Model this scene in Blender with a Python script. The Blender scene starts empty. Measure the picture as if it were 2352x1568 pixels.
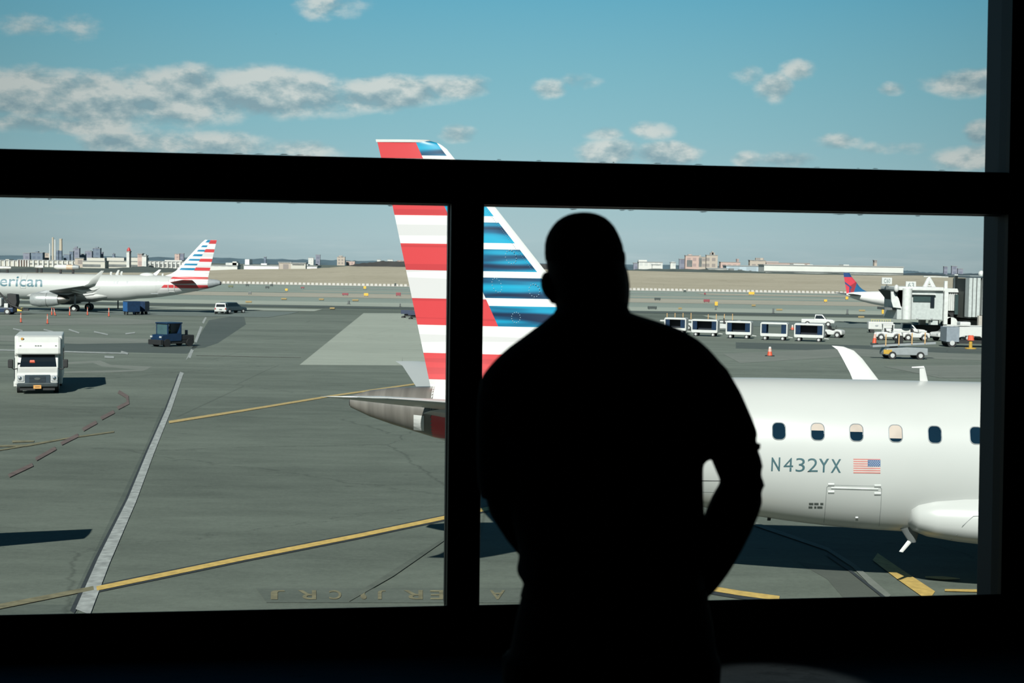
import bpy, bmesh, math, random
from mathutils import Vector, Matrix
random.seed(7)
SC = bpy.context.scene
COL = SC.collection
# ---------------------------------------------------------------- camera
F, CX, CY, H = 3267.0, 1176.0, 784.0, 7.1
PITCH = math.asin(178.6/3272.0); ROLL = math.atan(.0165)
_f = Vector((0, math.cos(PITCH), -math.sin(PITCH)))
_r0 = Vector((1, 0, 0)); _u0 = Vector((0, math.sin(PITCH), math.cos(PITCH)))
_r = _r0*math.cos(ROLL) - _u0*math.sin(ROLL)*-1
_u = _u0*math.cos(ROLL) - _r0*math.sin(ROLL)
CAM = Vector((0, 0, H))
def ray(x, y): return _f*F + _r*(x-CX) + _u*(CY-y)
def PY(x, y, Y):
    d = ray(x, y); return CAM + d*(Y/d.y)
def gz(Y):                      # the apron falls gently away for drainage
    if Y < 90: return 0.0
    if Y > 228: return -1.63
    return -(Y-90)*.0118
def G(x, y, dz=0.0):
    d = ray(x, y); lo, hi = 5.0, 6000.0
    for _ in range(50):
        m = (lo+hi)/2; p = CAM + d*(m/d.y)
        if p.z > gz(m): lo = m
        else: hi = m
    p = CAM + d*(lo/d.y); p.z = gz(lo)+dz
    return p
def hor(x): return 586+.0165*x
# ---------------------------------------------------------------- colours, materials
def lin(c):
    c /= 255.0
    return c/12.92 if c <= .04045 else ((c+.055)/1.055)**2.4
def RGB(r, g, b): return (lin(r), lin(g), lin(b), 1)
class N:
    def __init__(s, mat):
        s.t = mat.node_tree; s.n = s.t.nodes; s.l = s.t.links
    def inp(s, sock, v):
        if isinstance(v, bpy.types.NodeSocket): s.l.new(v, sock)
        elif v is not None: sock.default_value = v
    def m(s, op, a, b=None, c=None, clamp=False):
        n = s.n.new('ShaderNodeMath'); n.operation = op; n.use_clamp = clamp
        s.inp(n.inputs[0], a); s.inp(n.inputs[1], b); s.inp(n.inputs[2], c)
        return n.outputs[0]
    def ramp(s, v, stops, interp='LINEAR'):
        n = s.n.new('ShaderNodeValToRGB'); cr = n.color_ramp; cr.interpolation = interp
        while len(cr.elements) < len(stops): cr.elements.new(.5)
        for e, (p, c) in zip(cr.elements, stops): e.position = p
        for e, (p, c) in zip(cr.elements, stops): e.color = c
        s.inp(n.inputs[0], v); return n.outputs[0]
    def mix(s, f, a, b, blend='MIX'):
        n = s.n.new('ShaderNodeMix'); n.data_type = 'RGBA'; n.blend_type = blend
        s.inp(n.inputs['Factor'], f); s.inp(n.inputs[6], a); s.inp(n.inputs[7], b)
        return n.outputs[2]
    def noise(s, vec, scale=5, detail=3, rough=.5):
        n = s.n.new('ShaderNodeTexNoise'); s.inp(n.inputs['Vector'], vec)
        n.inputs['Scale'].default_value = scale; n.inputs['Detail'].default_value = detail
        n.inputs['Roughness'].default_value = rough
        return n.outputs[0]
    def vec(s, x, y, z):
        n = s.n.new('ShaderNodeCombineXYZ'); s.inp(n.inputs[0], x); s.inp(n.inputs[1], y); s.inp(n.inputs[2], z); return n.outputs[0]
    def mapr(s, v, a, b, c=0, d=1, smooth=False):
        n = s.n.new('ShaderNodeMapRange'); n.clamp = True
        if smooth: n.interpolation_type = 'SMOOTHSTEP'
        for i, q in enumerate((v, a, b, c, d)): s.inp(n.inputs[i], q)
        return n.outputs[0]
    def coords(s):
        n = s.n.new('ShaderNodeTexCoord'); return n.outputs['Object']
    def sep(s, v):
        n = s.n.new('ShaderNodeSeparateXYZ'); s.inp(n.inputs[0], v); return n.outputs
def newmat(name):
    m = bpy.data.materials.new(name); m.use_nodes = True
    b = m.node_tree.nodes['Principled BSDF']
    return m, N(m), b
MATS = {}
def M(name, col, rough=.5, metal=0.0, var=.12, scale=3.0, stretch=(1, 1, 1), spec=None):
    if name in MATS: return MATS[name]
    m, n, b = newmat(name)
    x, y, z = n.sep(n.coords())
    v = n.vec(n.m('MULTIPLY', x, stretch[0]), n.m('MULTIPLY', y, stretch[1]), n.m('MULTIPLY', z, stretch[2]))
    no = n.noise(v, scale, 3)
    c = n.ramp(no, [(.3, tuple(q*(1-var) for q in col[:3])+(1,)), (.7, tuple(min(1, q*(1+var*.6)) for q in col[:3])+(1,))])
    n.l.new(c, b.inputs['Base Color'])
    b.inputs['Roughness'].default_value = rough; b.inputs['Metallic'].default_value = metal
    if spec is not None: b.inputs['Specular IOR Level'].default_value = spec
    MATS[name] = m; return m
# ---------------------------------------------------------------- mesh helpers
def BM(): return bmesh.new()
def box(bm, x0, x1, y0, y1, z0, z1):
    vs = [bm.verts.new(p) for p in ((x0,y0,z0),(x1,y0,z0),(x1,y1,z0),(x0,y1,z0),(x0,y0,z1),(x1,y0,z1),(x1,y1,z1),(x0,y1,z1))]
    for q in ((0,3,2,1),(4,5,6,7),(0,1,5,4),(1,2,6,5),(2,3,7,6),(3,0,4,7)): bm.faces.new([vs[i] for i in q])
    return bm
def hexa(bm, p8):
    vs = [bm.verts.new(p) for p in p8]
    for q in ((0,3,2,1),(4,5,6,7),(0,1,5,4),(1,2,6,5),(2,3,7,6),(3,0,4,7)): bm.faces.new([vs[i] for i in q])
    return bm
def prism(bm, pts, a, b, ax='y'):
    def P(p, t): return (p[0], t, p[1]) if ax == 'y' else ((t, p[0], p[1]) if ax == 'x' else (p[0], p[1], t))
    A = [bm.verts.new(P(p, a)) for p in pts]; B = [bm.verts.new(P(p, b)) for p in pts]
    n = len(pts)
    bm.faces.new(A); bm.faces.new(B[::-1])
    for i in range(n): bm.faces.new((A[i], B[i], B[(i+1) % n], A[(i+1) % n]))
    return bm
def loft(bm, rings, cap=True, closed=True):
    R = [[bm.verts.new(p) for p in r] for r in rings]
    for a, b in zip(R, R[1:]):
        n = len(a)
        for i in range(n if closed else n-1):
            j = (i+1) % n; bm.faces.new((a[i], a[j], b[j], b[i]))
    if cap:
        bm.faces.new(R[0][::-1]); bm.faces.new(R[-1])
    return bm
def tube(bm, pts, rs, n=10, cap=True, up=None):
    pts = [Vector(p) for p in pts]
    if not isinstance(rs, (list, tuple)): rs = [rs]*len(pts)
    rings = []
    up = Vector(up) if up else Vector((0, 0, 1))
    for i, p in enumerate(pts):
        a = pts[max(i-1, 0)]; b = pts[min(i+1, len(pts)-1)]
        d = (b-a).normalized()
        w = up if abs(d.dot(up)) < .95 else Vector((0, 1, 0)) if abs(d.y) < .9 else Vector((1, 0, 0))
        s = d.cross(w).normalized(); t = s.cross(d).normalized()
        r = rs[i]; rx, ry = r if isinstance(r, (list, tuple)) else (r, r)
        rings.append([p + s*(rx*math.cos(2*math.pi*k/n)) + t*(ry*math.sin(2*math.pi*k/n)) for k in range(n)])
    return loft(bm, rings, cap)
def cyl(bm, a, b, r, n=16): return tube(bm, [a, b], r, n)
def ball(bm, c, rx, ry, rz, n=16, rot=None):
    m = Matrix.Translation(Vector(c)) @ (rot.to_4x4() if rot else Matrix.Identity(4)) @ Matrix.Diagonal((rx, ry, rz, 1))
    bmesh.ops.create_uvsphere(bm, u_segments=n, v_segments=max(6, n//2+2), radius=1, matrix=m); return bm
def ribbon(bm, left, right, z=None):
    A = [bm.verts.new(p) for p in left]; B = [bm.verts.new(p) for p in right]
    for i in range(len(A)-1): bm.faces.new((A[i], A[i+1], B[i+1], B[i]))
    return bm
def poly(bm, pts):
    bm.faces.new([bm.verts.new(p) for p in pts]); return bm
def ob(name, bm, mat, parent=None, smooth=None, bevel=0, label=None, kind=None):
    bmesh.ops.recalc_face_normals(bm, faces=bm.faces[:])
    me = bpy.data.meshes.new(name); bm.to_mesh(me); bm.free()
    mats = mat if isinstance(mat, (list, tuple)) else [mat]
    for q in mats: me.materials.append(q)
    if smooth is not None:
        for p in me.polygons: p.use_smooth = True
        me.set_sharp_from_angle(angle=math.radians(smooth))
    o = bpy.data.objects.new(name, me); COL.objects.link(o)
    if parent: o.parent = parent
    if bevel:
        b = o.modifiers.new('bevel', 'BEVEL'); b.width = bevel; b.segments = 2; b.limit_method = 'ANGLE'; b.angle_limit = math.radians(40)
    if label: o['label'] = label
    if kind: o['kind'] = kind
    return o
def thing(name, label, cat, loc=(0, 0, 0), rz=0.0, group=None):
    o = bpy.data.objects.new(name, None); COL.objects.link(o)
    o.empty_display_size = .2
    o.location = loc; o.rotation_euler = (0, 0, rz)
    o['label'] = label; o['category'] = cat
    if group: o['group'] = group
    return o
def tag(o, label, cat, group=None, kind=None):
    if label: o['label'] = label
    if cat: o['category'] = cat
    if group: o['group'] = group
    if kind: o['kind'] = kind
    return o
def copy_tree(o, parent=None):
    c = o.copy(); COL.objects.link(c)
    if parent is not None: c.parent = parent
    for ch in list(o.children): copy_tree(ch, c)
    return c
def struct(name, bm, mat, parent=None, **k):
    o = ob(name, bm, mat, parent, **k)
    if not parent: o['kind'] = 'structure'
    return o
def text_bm(s, size=1.0, cuts=0, bold=0.0):
    cu = bpy.data.curves.new('t', 'FONT'); cu.body = s; cu.size = size; cu.offset = bold; cu.resolution_u = 4
    o = bpy.data.objects.new('t', cu); COL.objects.link(o)
    bpy.context.view_layer.update()
    me = o.to_mesh(); bm = BM(); bm.from_mesh(me); o.to_mesh_clear()
    bpy.data.objects.remove(o); bpy.data.curves.remove(cu)
    ys = [v.co.y for v in bm.verts]
    if cuts:
        y0, y1 = min(ys), max(ys)
        for k in range(1, cuts+1):
            bmesh.ops.bisect_plane(bm, geom=bm.verts[:]+bm.edges[:]+bm.faces[:], plane_co=(0, y0+(y1-y0)*k/(cuts+1), 0), plane_no=(0, 1, 0))
    return bm
def lerp(t, tab):
    if t <= tab[0][0]: return tab[0][1:]
    for a, b in zip(tab, tab[1:]):
        if t <= b[0]:
            f = (t-a[0])/(b[0]-a[0]); return tuple(p+(q-p)*f for p, q in zip(a[1:], b[1:]))
    return tab[-1][1:]
cam = bpy.data.cameras.new('camera'); co = bpy.data.objects.new('camera', cam); COL.objects.link(co)
cam.sensor_width = 36; cam.lens = 36*F/2352; cam.clip_start = .05; cam.clip_end = 20000
mw = Matrix((( _r.x, _u.x, -_f.x, CAM.x), (_r.y, _u.y, -_f.y, CAM.y), (_r.z, _u.z, -_f.z, CAM.z), (0, 0, 0, 1)))
co.matrix_world = mw
SC.camera = co
cam.dof.use_dof = True; cam.dof.focus_distance = 17; cam.dof.aperture_fstop = 6.3
# ---------------------------------------------------------------- shared materials
WHITE = M('white_paint', (.42, .43, .42, 1), .35, var=.05)
WHITE2 = M('off_white_paint', (.36, .37, .36, 1), .5, var=.1)
LGREY = M('light_grey_paint', (.2, .22, .23, 1), .45, var=.1)
GREY = M('grey_paint', (.09, .1, .1, 1), .5, var=.12)
DARK = M('dark_rubber', (.008, .009, .01, 1), .7, var=.2)
BLACKG = M('dark_glass', (.006, .01, .014, 1), .12, var=.05)
CHROME = M('chrome', (.5, .52, .55, 1), .15, 1.0, var=.05)
STEEL = M('brushed_steel', (.25, .24, .22, 1), .35, 1.0, var=.2, scale=1.5, stretch=(.3, 3, 3))
NAVY = M('navy_blue_paint', (.004, .018, .05, 1), .4, var=.2)
BLUE = M('blue_curtain', (.006, .026, .065, 1), .7, var=.3)
ORANGE = M('orange_plastic', (.5, .07, .03, 1), .5, var=.15)
YELLOW = M('yellow_paint', (.36, .22, .03, 1), .5, var=.15)
REDM = M('red_paint', (.3, .02, .02, 1), .5, var=.1)
LAMP = M('clear_lamp_glass', (.45, .47, .48, 1), .1, .3, var=.1)
# ---------------------------------------------------------------- sky, sun
SUNV = Vector((.376, 1.5, -1)).normalized()
sd = bpy.data.lights.new('sun', 'SUN'); sd.energy = 8.2; sd.angle = math.radians(.6); sd.color = (1, .98, .925)
so = bpy.data.objects.new('sun', sd); COL.objects.link(so)
so.rotation_euler = SUNV.to_track_quat('-Z', 'Y').to_euler(); so.location = (-20, -60, 60)
w = bpy.data.worlds.new('sky'); SC.world = w; w.use_nodes = True
n = N(w)
for q in list(n.n): n.n.remove(q)
out = n.n.new('ShaderNodeOutputWorld'); bg = n.n.new('ShaderNodeBackground'); n.l.new(bg.outputs[0], out.inputs[0])
tc = n.n.new('ShaderNodeTexCoord').outputs['Generated']
X, Y_, Z = n.sep(tc)
u = n.m('ARCTAN2', X, Y_)
hyp = n.m('SQRT', n.m('ADD', n.m('MULTIPLY', X, X), n.m('MULTIPLY', Y_, Y_)))
v = n.m('ARCTAN2', Z, hyp)
base = n.ramp(n.m('DIVIDE', v, 1.5), [
    (0.0, RGB(168, 190, 196)), (.012, RGB(176, 200, 206)), (.035, RGB(165, 199, 207)), (.06, RGB(146, 194, 206)),
    (.09, RGB(128, 186, 203)), (.125, RGB(104, 175, 201)), (.2, RGB(60, 128, 163)), (.4, RGB(22, 64, 96)), (1.0, RGB(10, 36, 62))])
def uv(px, py):
    d = ray(px, py).normalized(); return math.atan2(d.x, d.y), math.atan2(d.z, math.hypot(d.x, d.y))
# (px, py, half width px, half height px, strength)
blobs = [(60,215,190,62,1.05),(230,235,230,62,1.05),(420,220,190,70,1.1),(620,210,180,62,1.15),(720,230,150,40,.8),(900,212,140,40,1.0),(1040,200,85,32,.9),(860,225,120,34,.8),
 (120,285,240,24,.75),(330,330,140,38,.8),(520,335,120,34,.7),(700,345,110,24,.6),(1050,308,50,24,.8),(760,5,90,36,.6),(40,55,70,24,.33),(185,60,40,28,.33),
 (1265,203,42,24,.75),(1330,188,50,20,.45),(1775,200,44,34,.75),(1835,160,42,24,.6),(1715,172,40,22,.4),(2215,192,105,32,1.05),(2050,204,26,14,.4),(2255,305,44,28,.85),
 (2240,362,90,32,.9),(1400,352,80,36,1.0),(1530,355,85,30,1.0),(1385,308,44,18,.6),(1500,298,50,22,.6),(1925,325,50,20,.55),(1800,368,80,20,.7),(1720,366,40,20,.6),(2050,340,70,14,.35)]
d_ = None; h_ = None
for (px, py, a, b, s_) in blobs:
    cu_, cv_ = uv(px, py)
    du = n.m('MULTIPLY', n.m('SUBTRACT', u, cu_), F/a); dv = n.m('MULTIPLY', n.m('SUBTRACT', v, cv_), F/b)
    q = n.m('MULTIPLY', n.m('SUBTRACT', 1.0, n.m('ADD', n.m('MULTIPLY', du, du), n.m('MULTIPLY', dv, dv))), s_)
    d_ = q if d_ is None else n.m('SMOOTH_MAX', d_, q, .25)
    hh = n.m('MULTIPLY', n.m('MAXIMUM', q, 0.0), dv)
    h_ = hh if h_ is None else n.m('ADD', h_, hh)
low = n.mapr(v, .0, .06, .5, -.4)            # thin broken veil near the horizon
cvec = n.vec(n.m('MULTIPLY', u, 30.0), n.m('MULTIPLY', v, 52.0), 0.0)
no = n.noise(cvec, 1.0, 7, .56)
cvec2 = n.vec(n.m('MULTIPLY', u, 30.0), n.m('ADD', n.m('MULTIPLY', v, 52.0), .35), 0.0)
no2 = n.noise(cvec2, 1.0, 7, .56)
vv = n.noise(n.vec(n.m('MULTIPLY', u, 12.0), n.m('MULTIPLY', v, 110.0), 3.0), 1.0, 5, .6)
dens = n.m('ADD', d_, n.m('MULTIPLY', n.m('SUBTRACT', no, .5), 2.1))
cover = n.mapr(dens, -.2, .8, 0, .95, True)
veil = n.mapr(n.m('ADD', low, n.m('MULTIPLY', n.m('SUBTRACT', vv, .5), 2.0)), .2, .9, 0, .6, True)
lit = n.m('ADD', n.m('MULTIPLY', n.m('SUBTRACT', no, no2), 4.5), n.m('ADD', .62, n.m('MULTIPLY', h_, .55)), clamp=True)
ccol = n.ramp(lit, [(0, RGB(142, 170, 181)), (.45, RGB(172, 192, 197)), (1, RGB(214, 220, 218))])
c1 = n.mix(cover, base, ccol)
c2 = n.mix(veil, c1, RGB(190, 207, 211))
azf = n.m('MAXIMUM', n.m('SUBTRACT', 1.0, n.m('MULTIPLY', n.m('MULTIPLY', u, u), 2.2)), .74)
c2 = n.mix(1.0, c2, n.vec(azf, azf, azf), 'MULTIPLY')
below = n.mapr(v, -.02, 0.0, 0, 1)
c3 = n.mix(below, RGB(60, 66, 66), c2)
n.l.new(c3, bg.inputs[0]); bg.inputs[1].default_value = 1.0
SC.view_settings.view_transform = 'Standard'; SC.view_settings.look = 'None'
SC.view_settings.exposure = 0; SC.view_settings.gamma = 1; SC.view_settings.use_curve_mapping = False
SC.cycles.use_denoising = True
# ---------------------------------------------------------------- ground
def asphalt(name, c1, c2, sc=.35, fine=6.0):
    if name in MATS: return MATS[name]
    m, k, b = newmat(name)
    co_ = k.coords(); x, y, z = k.sep(co_)
    big = k.noise(k.vec(k.m('MULTIPLY', x, .25), y, z), sc*.35, 5, .65)
    mid = k.noise(k.vec(k.m('MULTIPLY', x, .35), y, z), sc*3, 5, .65)
    fin = k.noise(co_, fine, 4, .85)
    stn = k.noise(k.vec(k.m('MULTIPLY', x, .45), y, k.m('ADD', z, 7.0)), sc*4.5, 3, .6)
    t = k.m('ADD', k.m('MULTIPLY', big, .4), k.m('ADD', k.m('MULTIPLY', mid, .3), k.m('MULTIPLY', fin, .3)))
    c = k.ramp(t, [(.36, c1), (.62, c2)])
    vor = k.n.new('ShaderNodeTexVoronoi'); vor.feature = 'DISTANCE_TO_EDGE'
    k.inp(vor.inputs['Vector'], k.vec(x, k.m('ADD', y, k.m('MULTIPLY', mid, 3.0)), z)); vor.inputs['Scale'].default_value = .07
    crack = k.m('MULTIPLY', k.mapr(vor.outputs['Distance'], 0.0, .004, .72, 1), k.mapr(stn, .66, .74, 1, .62))
    cc = k.mix(1.0, c, k.vec(crack, crack, crack), 'MULTIPLY')
    k.l.new(cc, b.inputs['Base Color']); b.inputs['Roughness'].default_value = .8
    b.inputs['Specular IOR Level'].default_value = .2
    MATS[name] = m; return m
ASP = asphalt('apron_asphalt', (.062, .074, .062, 1), (.12, .141, .118, 1))
def flat_strip(bm, Y0, Y1, x0=-700, x1=700, dz=.0, nx=1):
    ys = [Y0]+[q for q in (90, 228) if Y0 < q < Y1]+[Y1]
    for a, b in zip(ys, ys[1:]):
        poly(bm, [(x0, a, gz(a)+dz), (x1, a, gz(a)+dz), (x1, b, gz(b)+dz), (x0, b, gz(b)+dz)])
    return bm
bm = BM(); flat_strip(bm, -30, 5000, -2600, 2600)
bmesh.ops.remove_doubles(bm, verts=bm.verts[:], dist=.001)
apron = struct('ground_apron', bm, ASP); apron['label'] = 'grey asphalt airport apron stretching away from the terminal window'; 
def strip(name, Y0, Y1, mat, dz, x0=-900, x1=900):
    return ob(name, flat_strip(BM(), Y0, Y1, x0, x1, dz), mat, apron)
def far_brightening(y0, y1, mat, dz):  # brightening of the ground with distance, painted as paler strips over the apron
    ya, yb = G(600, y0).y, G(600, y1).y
    return ob('distance_brightening', flat_strip(BM(), ya, yb, -400, 400, dz), mat, apron)
far_brightening(940, 720, asphalt('distance_paled_asphalt', (.07, .083, .07, 1), (.135, .158, .133, 1)), .002)
far_brightening(850, 720, asphalt('distance_palest_asphalt', (.083, .098, .083, 1), (.155, .18, .152, 1)), .003)
CON = asphalt('pale_concrete', (.235, .262, .225, 1), (.295, .325, .28, 1), .2, 3)
CON2 = asphalt('taxiway_asphalt', (.17, .205, .18, 1), (.22, .26, .23, 1), .1, 1)
GRASS = asphalt('dry_verge_grass', (.26, .245, .2, 1), (.33, .315, .26, 1), .1, 1)
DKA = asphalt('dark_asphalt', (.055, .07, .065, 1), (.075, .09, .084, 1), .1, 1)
def YH(dy): return 8.73*3267/dy
strip('far_taxiway', YH(103), YH(57), CON2, .02)
strip('verge_strip', YH(84.5), YH(69.5), GRASS, .05, -60, 700)
strip('verge_strip', YH(84), YH(76), GRASS, .05, -600, -60)
strip('verge_strip', YH(57.5), YH(52), asphalt('sand_verge', (.34, .33, .29, 1), (.4, .39, .35, 1), .1, 1), .05)
strip('runway_shoulder', YH(75), YH(71), CON2, .07)
strip('verge_strip', YH(64.5), YH(61), GRASS, .07, 60, 600)
strip('edge_line', YH(63.2), YH(62.4), M('runway_paint', (.36, .37, .36, 1), .6), .09, -60, 50)
strip('concrete_shoulder', YH(104), YH(95), CON, .06)
strip('pavement_joint', YH(108.5), YH(104), DKA, .04)
strip('concrete_shoulder', YH(117), YH(112), CON, .04, -500, -34)
strip('concrete_shoulder', YH(121), YH(112), CON, .04, 34, 500)
strip('dark_patch', YH(136), YH(119), asphalt('stained_asphalt', (.1, .125, .115, 1), (.13, .155, .145, 1), .15, 1), .03, -500, -36)
strip('dark_patch', YH(139), YH(122), asphalt('stained_asphalt', (0,0,0,1), (0,0,0,1)), .03, 30, 500)
def gpoly(name, pts, mat, dz=.012):
    return ob(name, poly(BM(), [G(x, y, dz) for x, y in pts]), mat, apron)
gpoly('concrete_slab', [(688, 838), (835, 719), (1180, 721), (1180, 841)], CON)
ob('pavement_joint', tube(BM(), [G(924, 838, .0), G(925, 745, .0)], .03, 4), DKA, apron)
LP = asphalt('light_patch', (.12, .135, .118, 1), (.17, .185, .165, 1), .2, 2)
gpoly('light_patch', [(0, 770), (360, 779), (365, 787), (180, 790), (0, 783)], LP)
gpoly('light_patch', [(142, 832), (230, 828), (255, 838), (350, 842), (330, 852), (250, 856), (140, 857)], LP)
gpoly('light_patch', [(0, 735), (250, 728), (420, 740), (300, 745), (0, 748)], LP)
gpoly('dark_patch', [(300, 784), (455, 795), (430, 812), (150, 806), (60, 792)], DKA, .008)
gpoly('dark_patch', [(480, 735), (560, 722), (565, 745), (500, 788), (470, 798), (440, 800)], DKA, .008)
gpoly('light_patch', [(1660, 812), (1950, 800), (2262, 815), (2262, 828), (1960, 818), (1700, 834)], LP)
gpoly('light_patch', [(2030, 842), (2262, 838), (2262, 868), (2160, 868)], LP, .016)
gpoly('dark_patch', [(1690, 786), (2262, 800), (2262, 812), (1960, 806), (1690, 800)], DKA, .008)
gpoly('older_asphalt', [(-120, 1420), (172, 1420), (240, 1270), (300, 1145), (345, 1035), (388, 935), (416, 855), (445, 795), (-120, 790)], asphalt('older_asphalt', (.048, .06, .051, 1), (.094, .112, .096, 1)), .004)
LPAINT = M('worn_white_paint', (.27, .29, .28, 1), .7, var=.35, scale=4)
SEAM = M('tar_seam', (.018, .024, .027, 1), .8, var=.3)
YP = M('yellow_line_paint', (.46, .32, .09, 1), .7, var=.22, scale=6)
YPF = M('faded_yellow_paint', (.14, .13, .075, 1), .8, var=.35, scale=4)
RP = M('faded_red_paint', (.1, .074, .066, 1), .8, var=.3)
DZ = [0]
def gline(name, pts, mat, dz=.02, jag=0):
    DZ[0] += 1; dz += DZ[0]*.0003
    L, R = [], []
    dense = []
    for (a, b) in zip(pts, pts[1:]):
        k = 6 if jag else 1
        for i in range(k): dense.append(tuple(p+(q-p)*i/k for p, q in zip(a, b)))
    dense.append(pts[-1])
    for i, (x, y, w_) in enumerate(dense):
        a = dense[max(i-1, 0)]; b = dense[min(i+1, len(dense)-1)]
        dx, dy = b[0]-a[0], b[1]-a[1]; l = math.hypot(dx, dy); nx, ny = -dy/l, dx/l
        j = random.uniform(-1, 1)*jag*w_
        L.append(G(x+nx*w_/2+nx*j, y+ny*w_/2, dz)); R.append(G(x-nx*w_/2, y-ny*w_/2, dz))
    return ob(name, ribbon(BM(), L, R), mat, apron)
wl = [(190,1407,36),(238,1290,29),(303,1150,20),(346,1040,15.5),(388,940,11.5),(416,860,9),(442,803,7)]
gline('lane_line', wl, LPAINT)
gline('lane_line', [(449,786,6),(463,750,6)], LPAINT); gline('lane_line', [(466,742,5),(473,729,4)], LPAINT)
gline('tar_seam', [(x-w_*.62, y, w_*.42) for x, y, w_ in wl[:-1]], SEAM, .016, .35)
gline('yellow_line', [(222,1353,10),(560,1283,9.5),(820,1232,8.5),(1130,1167,8),(1300,1132,7)], YP)
gline('line_border', [(222,1353,17),(560,1283,16),(820,1232,14.5),(1130,1167,13),(1300,1132,12)], SEAM, .012)
gline('yellow_line', [(-60,1406,12),(215,1352,9)], YPF)
gline('yellow_line', [(388,970,5.5),(560,943,4.6),(760,910,3.8),(955,882,3.2)], M('thin_yellow_paint', (.36, .27, .11, 1), .7, var=.25, scale=6))
gline('yellow_line', [(955,882,6),(965,870,6)], YP)
gline('yellow_line', [(-20,1025.5,3.5),(60,1024,4.5),(155,1007,3),(262,992,3)], YPF)
gline('yellow_line', [(-20,1038,2),(60,1024,3)], YPF)
gline('faded_marking', [(28,1015,5),(78,1014,3)], YPF)
gline('yellow_line', [(1560,1334,10),(1640,1354,11),(1700,1364,11),(1790,1376,11)], YP)
gline('line_border', [(1560,1338,18),(1640,1357,19),(1700,1367,19),(1790,1379,19)], SEAM, .012)
gline('yellow_line', [(2010,1280,20),(2068,1322,24),(2140,1371,27)], YP)
gline('yellow_marking', [(2125,1327,3),(2165,1329,8),(2205,1331,2)], YP)
gline('yellow_line', [(2170,1357,5),(2262,1359,6)], YP)
gline('pavement_joint', [(1735,1205,8),(1900,1262,7),(1960,1300,9),(2040,1375,18)], LPAINT if False else LP, .018)
gline('pavement_joint', [(1900,1275,6),(1950,1310,5),(2045,1385,6)], SEAM, .019)
gpoly('repaired_patch', [(1830, 1290), (1945, 1305), (2035, 1372), (2050, 1400), (1960, 1400), (1900, 1330)], asphalt('old_asphalt', (.06, .07, .06, 1), (.085, .095, .082, 1)), .006)
for a in ([(20,1094),(75,1068)],[(82,1056),(128,1030)],[(140,1020),(180,1000)],[(190,988),(222,970)],[(232,962),(262,946)],[(270,938),(294,926),(292,912),(272,900)]):
    gline('faded_red_line', [(x, y, 8) for x, y in a], RP, .021)
gline('white_marking', [(-10,804,3),(150,808,3),(292,812,3)], LPAINT)
for (a, b, c, d) in ((30,755,52,760),(100,757,122,762),(158,757,182,765),(216,762,248,769),(288,767,310,764)):
    gline('white_marking', [(a, b, 3), (c, d, 3)], LPAINT)
gline('white_marking', [(278,808,4),(294,813,5)], LPAINT)
gline('white_marking', [(240,820,5),(262,821,5)], LPAINT)
gline('concrete_joint', [(450,816,1.5),(690,821,1.5)], LP)
gpoly('lettering_panel', [(588, 1352), (1420, 1350), (1430, 1386), (612, 1384)], asphalt('panel_asphalt', (.055, .067, .057, 1), (.1, .117, .1, 1)), .01)
def ground_letter(ch, x0, x1, y0=1357, y1=1378):
    b = text_bm(ch, 1.0, bold=.015)
    xs = [q.co.x for q in b.verts]; ys = [q.co.y for q in b.verts]
    xa, xb, ya, yb = min(xs), max(xs), min(ys), max(ys)
    for q in b.verts:
        fx = (q.co.x-xa)/(xb-xa); fy = (q.co.y-ya)/(yb-ya)
        q.co = G(x1+(x0-x1)*fx, y0+(y1-y0)*fy, .022)
    return ob('ground_lettering', b, YPF, apron)
for ch, a, b_ in (('A',1125,1160),('E',988,1018),('R',927,971),('J',868,886),(',',828,842),('C',756,784),('R',684,726),('J',622,655)):
    ground_letter(ch, a, b_)
# skid marks near the line
gline('tyre_mark', [(800,1380,8),(900,1320,12),(1020,1240,6)], asphalt('tyre_dark', (.052, .063, .053, 1), (.1, .115, .097, 1)), .014)
# ---------------------------------------------------------------- berm, far land, skyline
def ridge(name, pts, Yb, Yt, ybase, mat, label=None, depth=60, n_jit=0.0):
    """pts: (px, py) crest; crest stands at Yt, foot at Yb"""
    bm = BM(); foot, crest, back = [], [], []
    for (x, y) in pts:
        p = PY(x, y+random.uniform(-1, 1)*n_jit, Yt); crest.append(p)
        q = PY(x, 0, Yb); foot.append(Vector((p.x*Yb/Yt, Yb, -1.7)))
        back.append(Vector((p.x*1.05, Yt+depth, -1.7)))
    ribbon(bm, foot, crest); ribbon(bm, crest, back)
    o = struct(name, bm, mat, smooth=60)
    if label: o['label'] = label
    return o
def ins(pts, k):
    r = []
    for a, b in zip(pts, pts[1:]):
        for i in range(k): r.append((a[0]+(b[0]-a[0])*i/k, a[1]+(b[1]-a[1])*i/k))
    return r+[pts[-1]]
BERM = asphalt('dry_grass', (.25, .225, .165, 1), (.35, .32, .25, 1), .06, .6)
ridge('trim_berm', ins([(-200,627),(380,626),(440,622),(560,618),(700,617.5),(745,615),(800,611),(850,612),(950,613),(1450,621),(1600,625),(1800,629),(2000,632),(2150,633),(2200,637),(2330,642)], 5), 520, 640, 0, BERM, 'long low embankment of dry tan grass beyond the runway', 200, .35)
SCRUB = M('dark_scrub', (.035, .035, .033, 1), .9, var=.4, scale=.08)
ridge('trim_scrub', ins([(790,613),(815,606),(845,603),(880,599),(930,600),(1000,601),(1200,603),(1300,611)], 8), 650, 690, 0, SCRUB, 'dark leafless scrub on top of the embankment left of the striped tail', 60, .8)
TREES = M('hazy_blue_treeline', (.055, .095, .12, 1), .9, var=.3, scale=.02)
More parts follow.
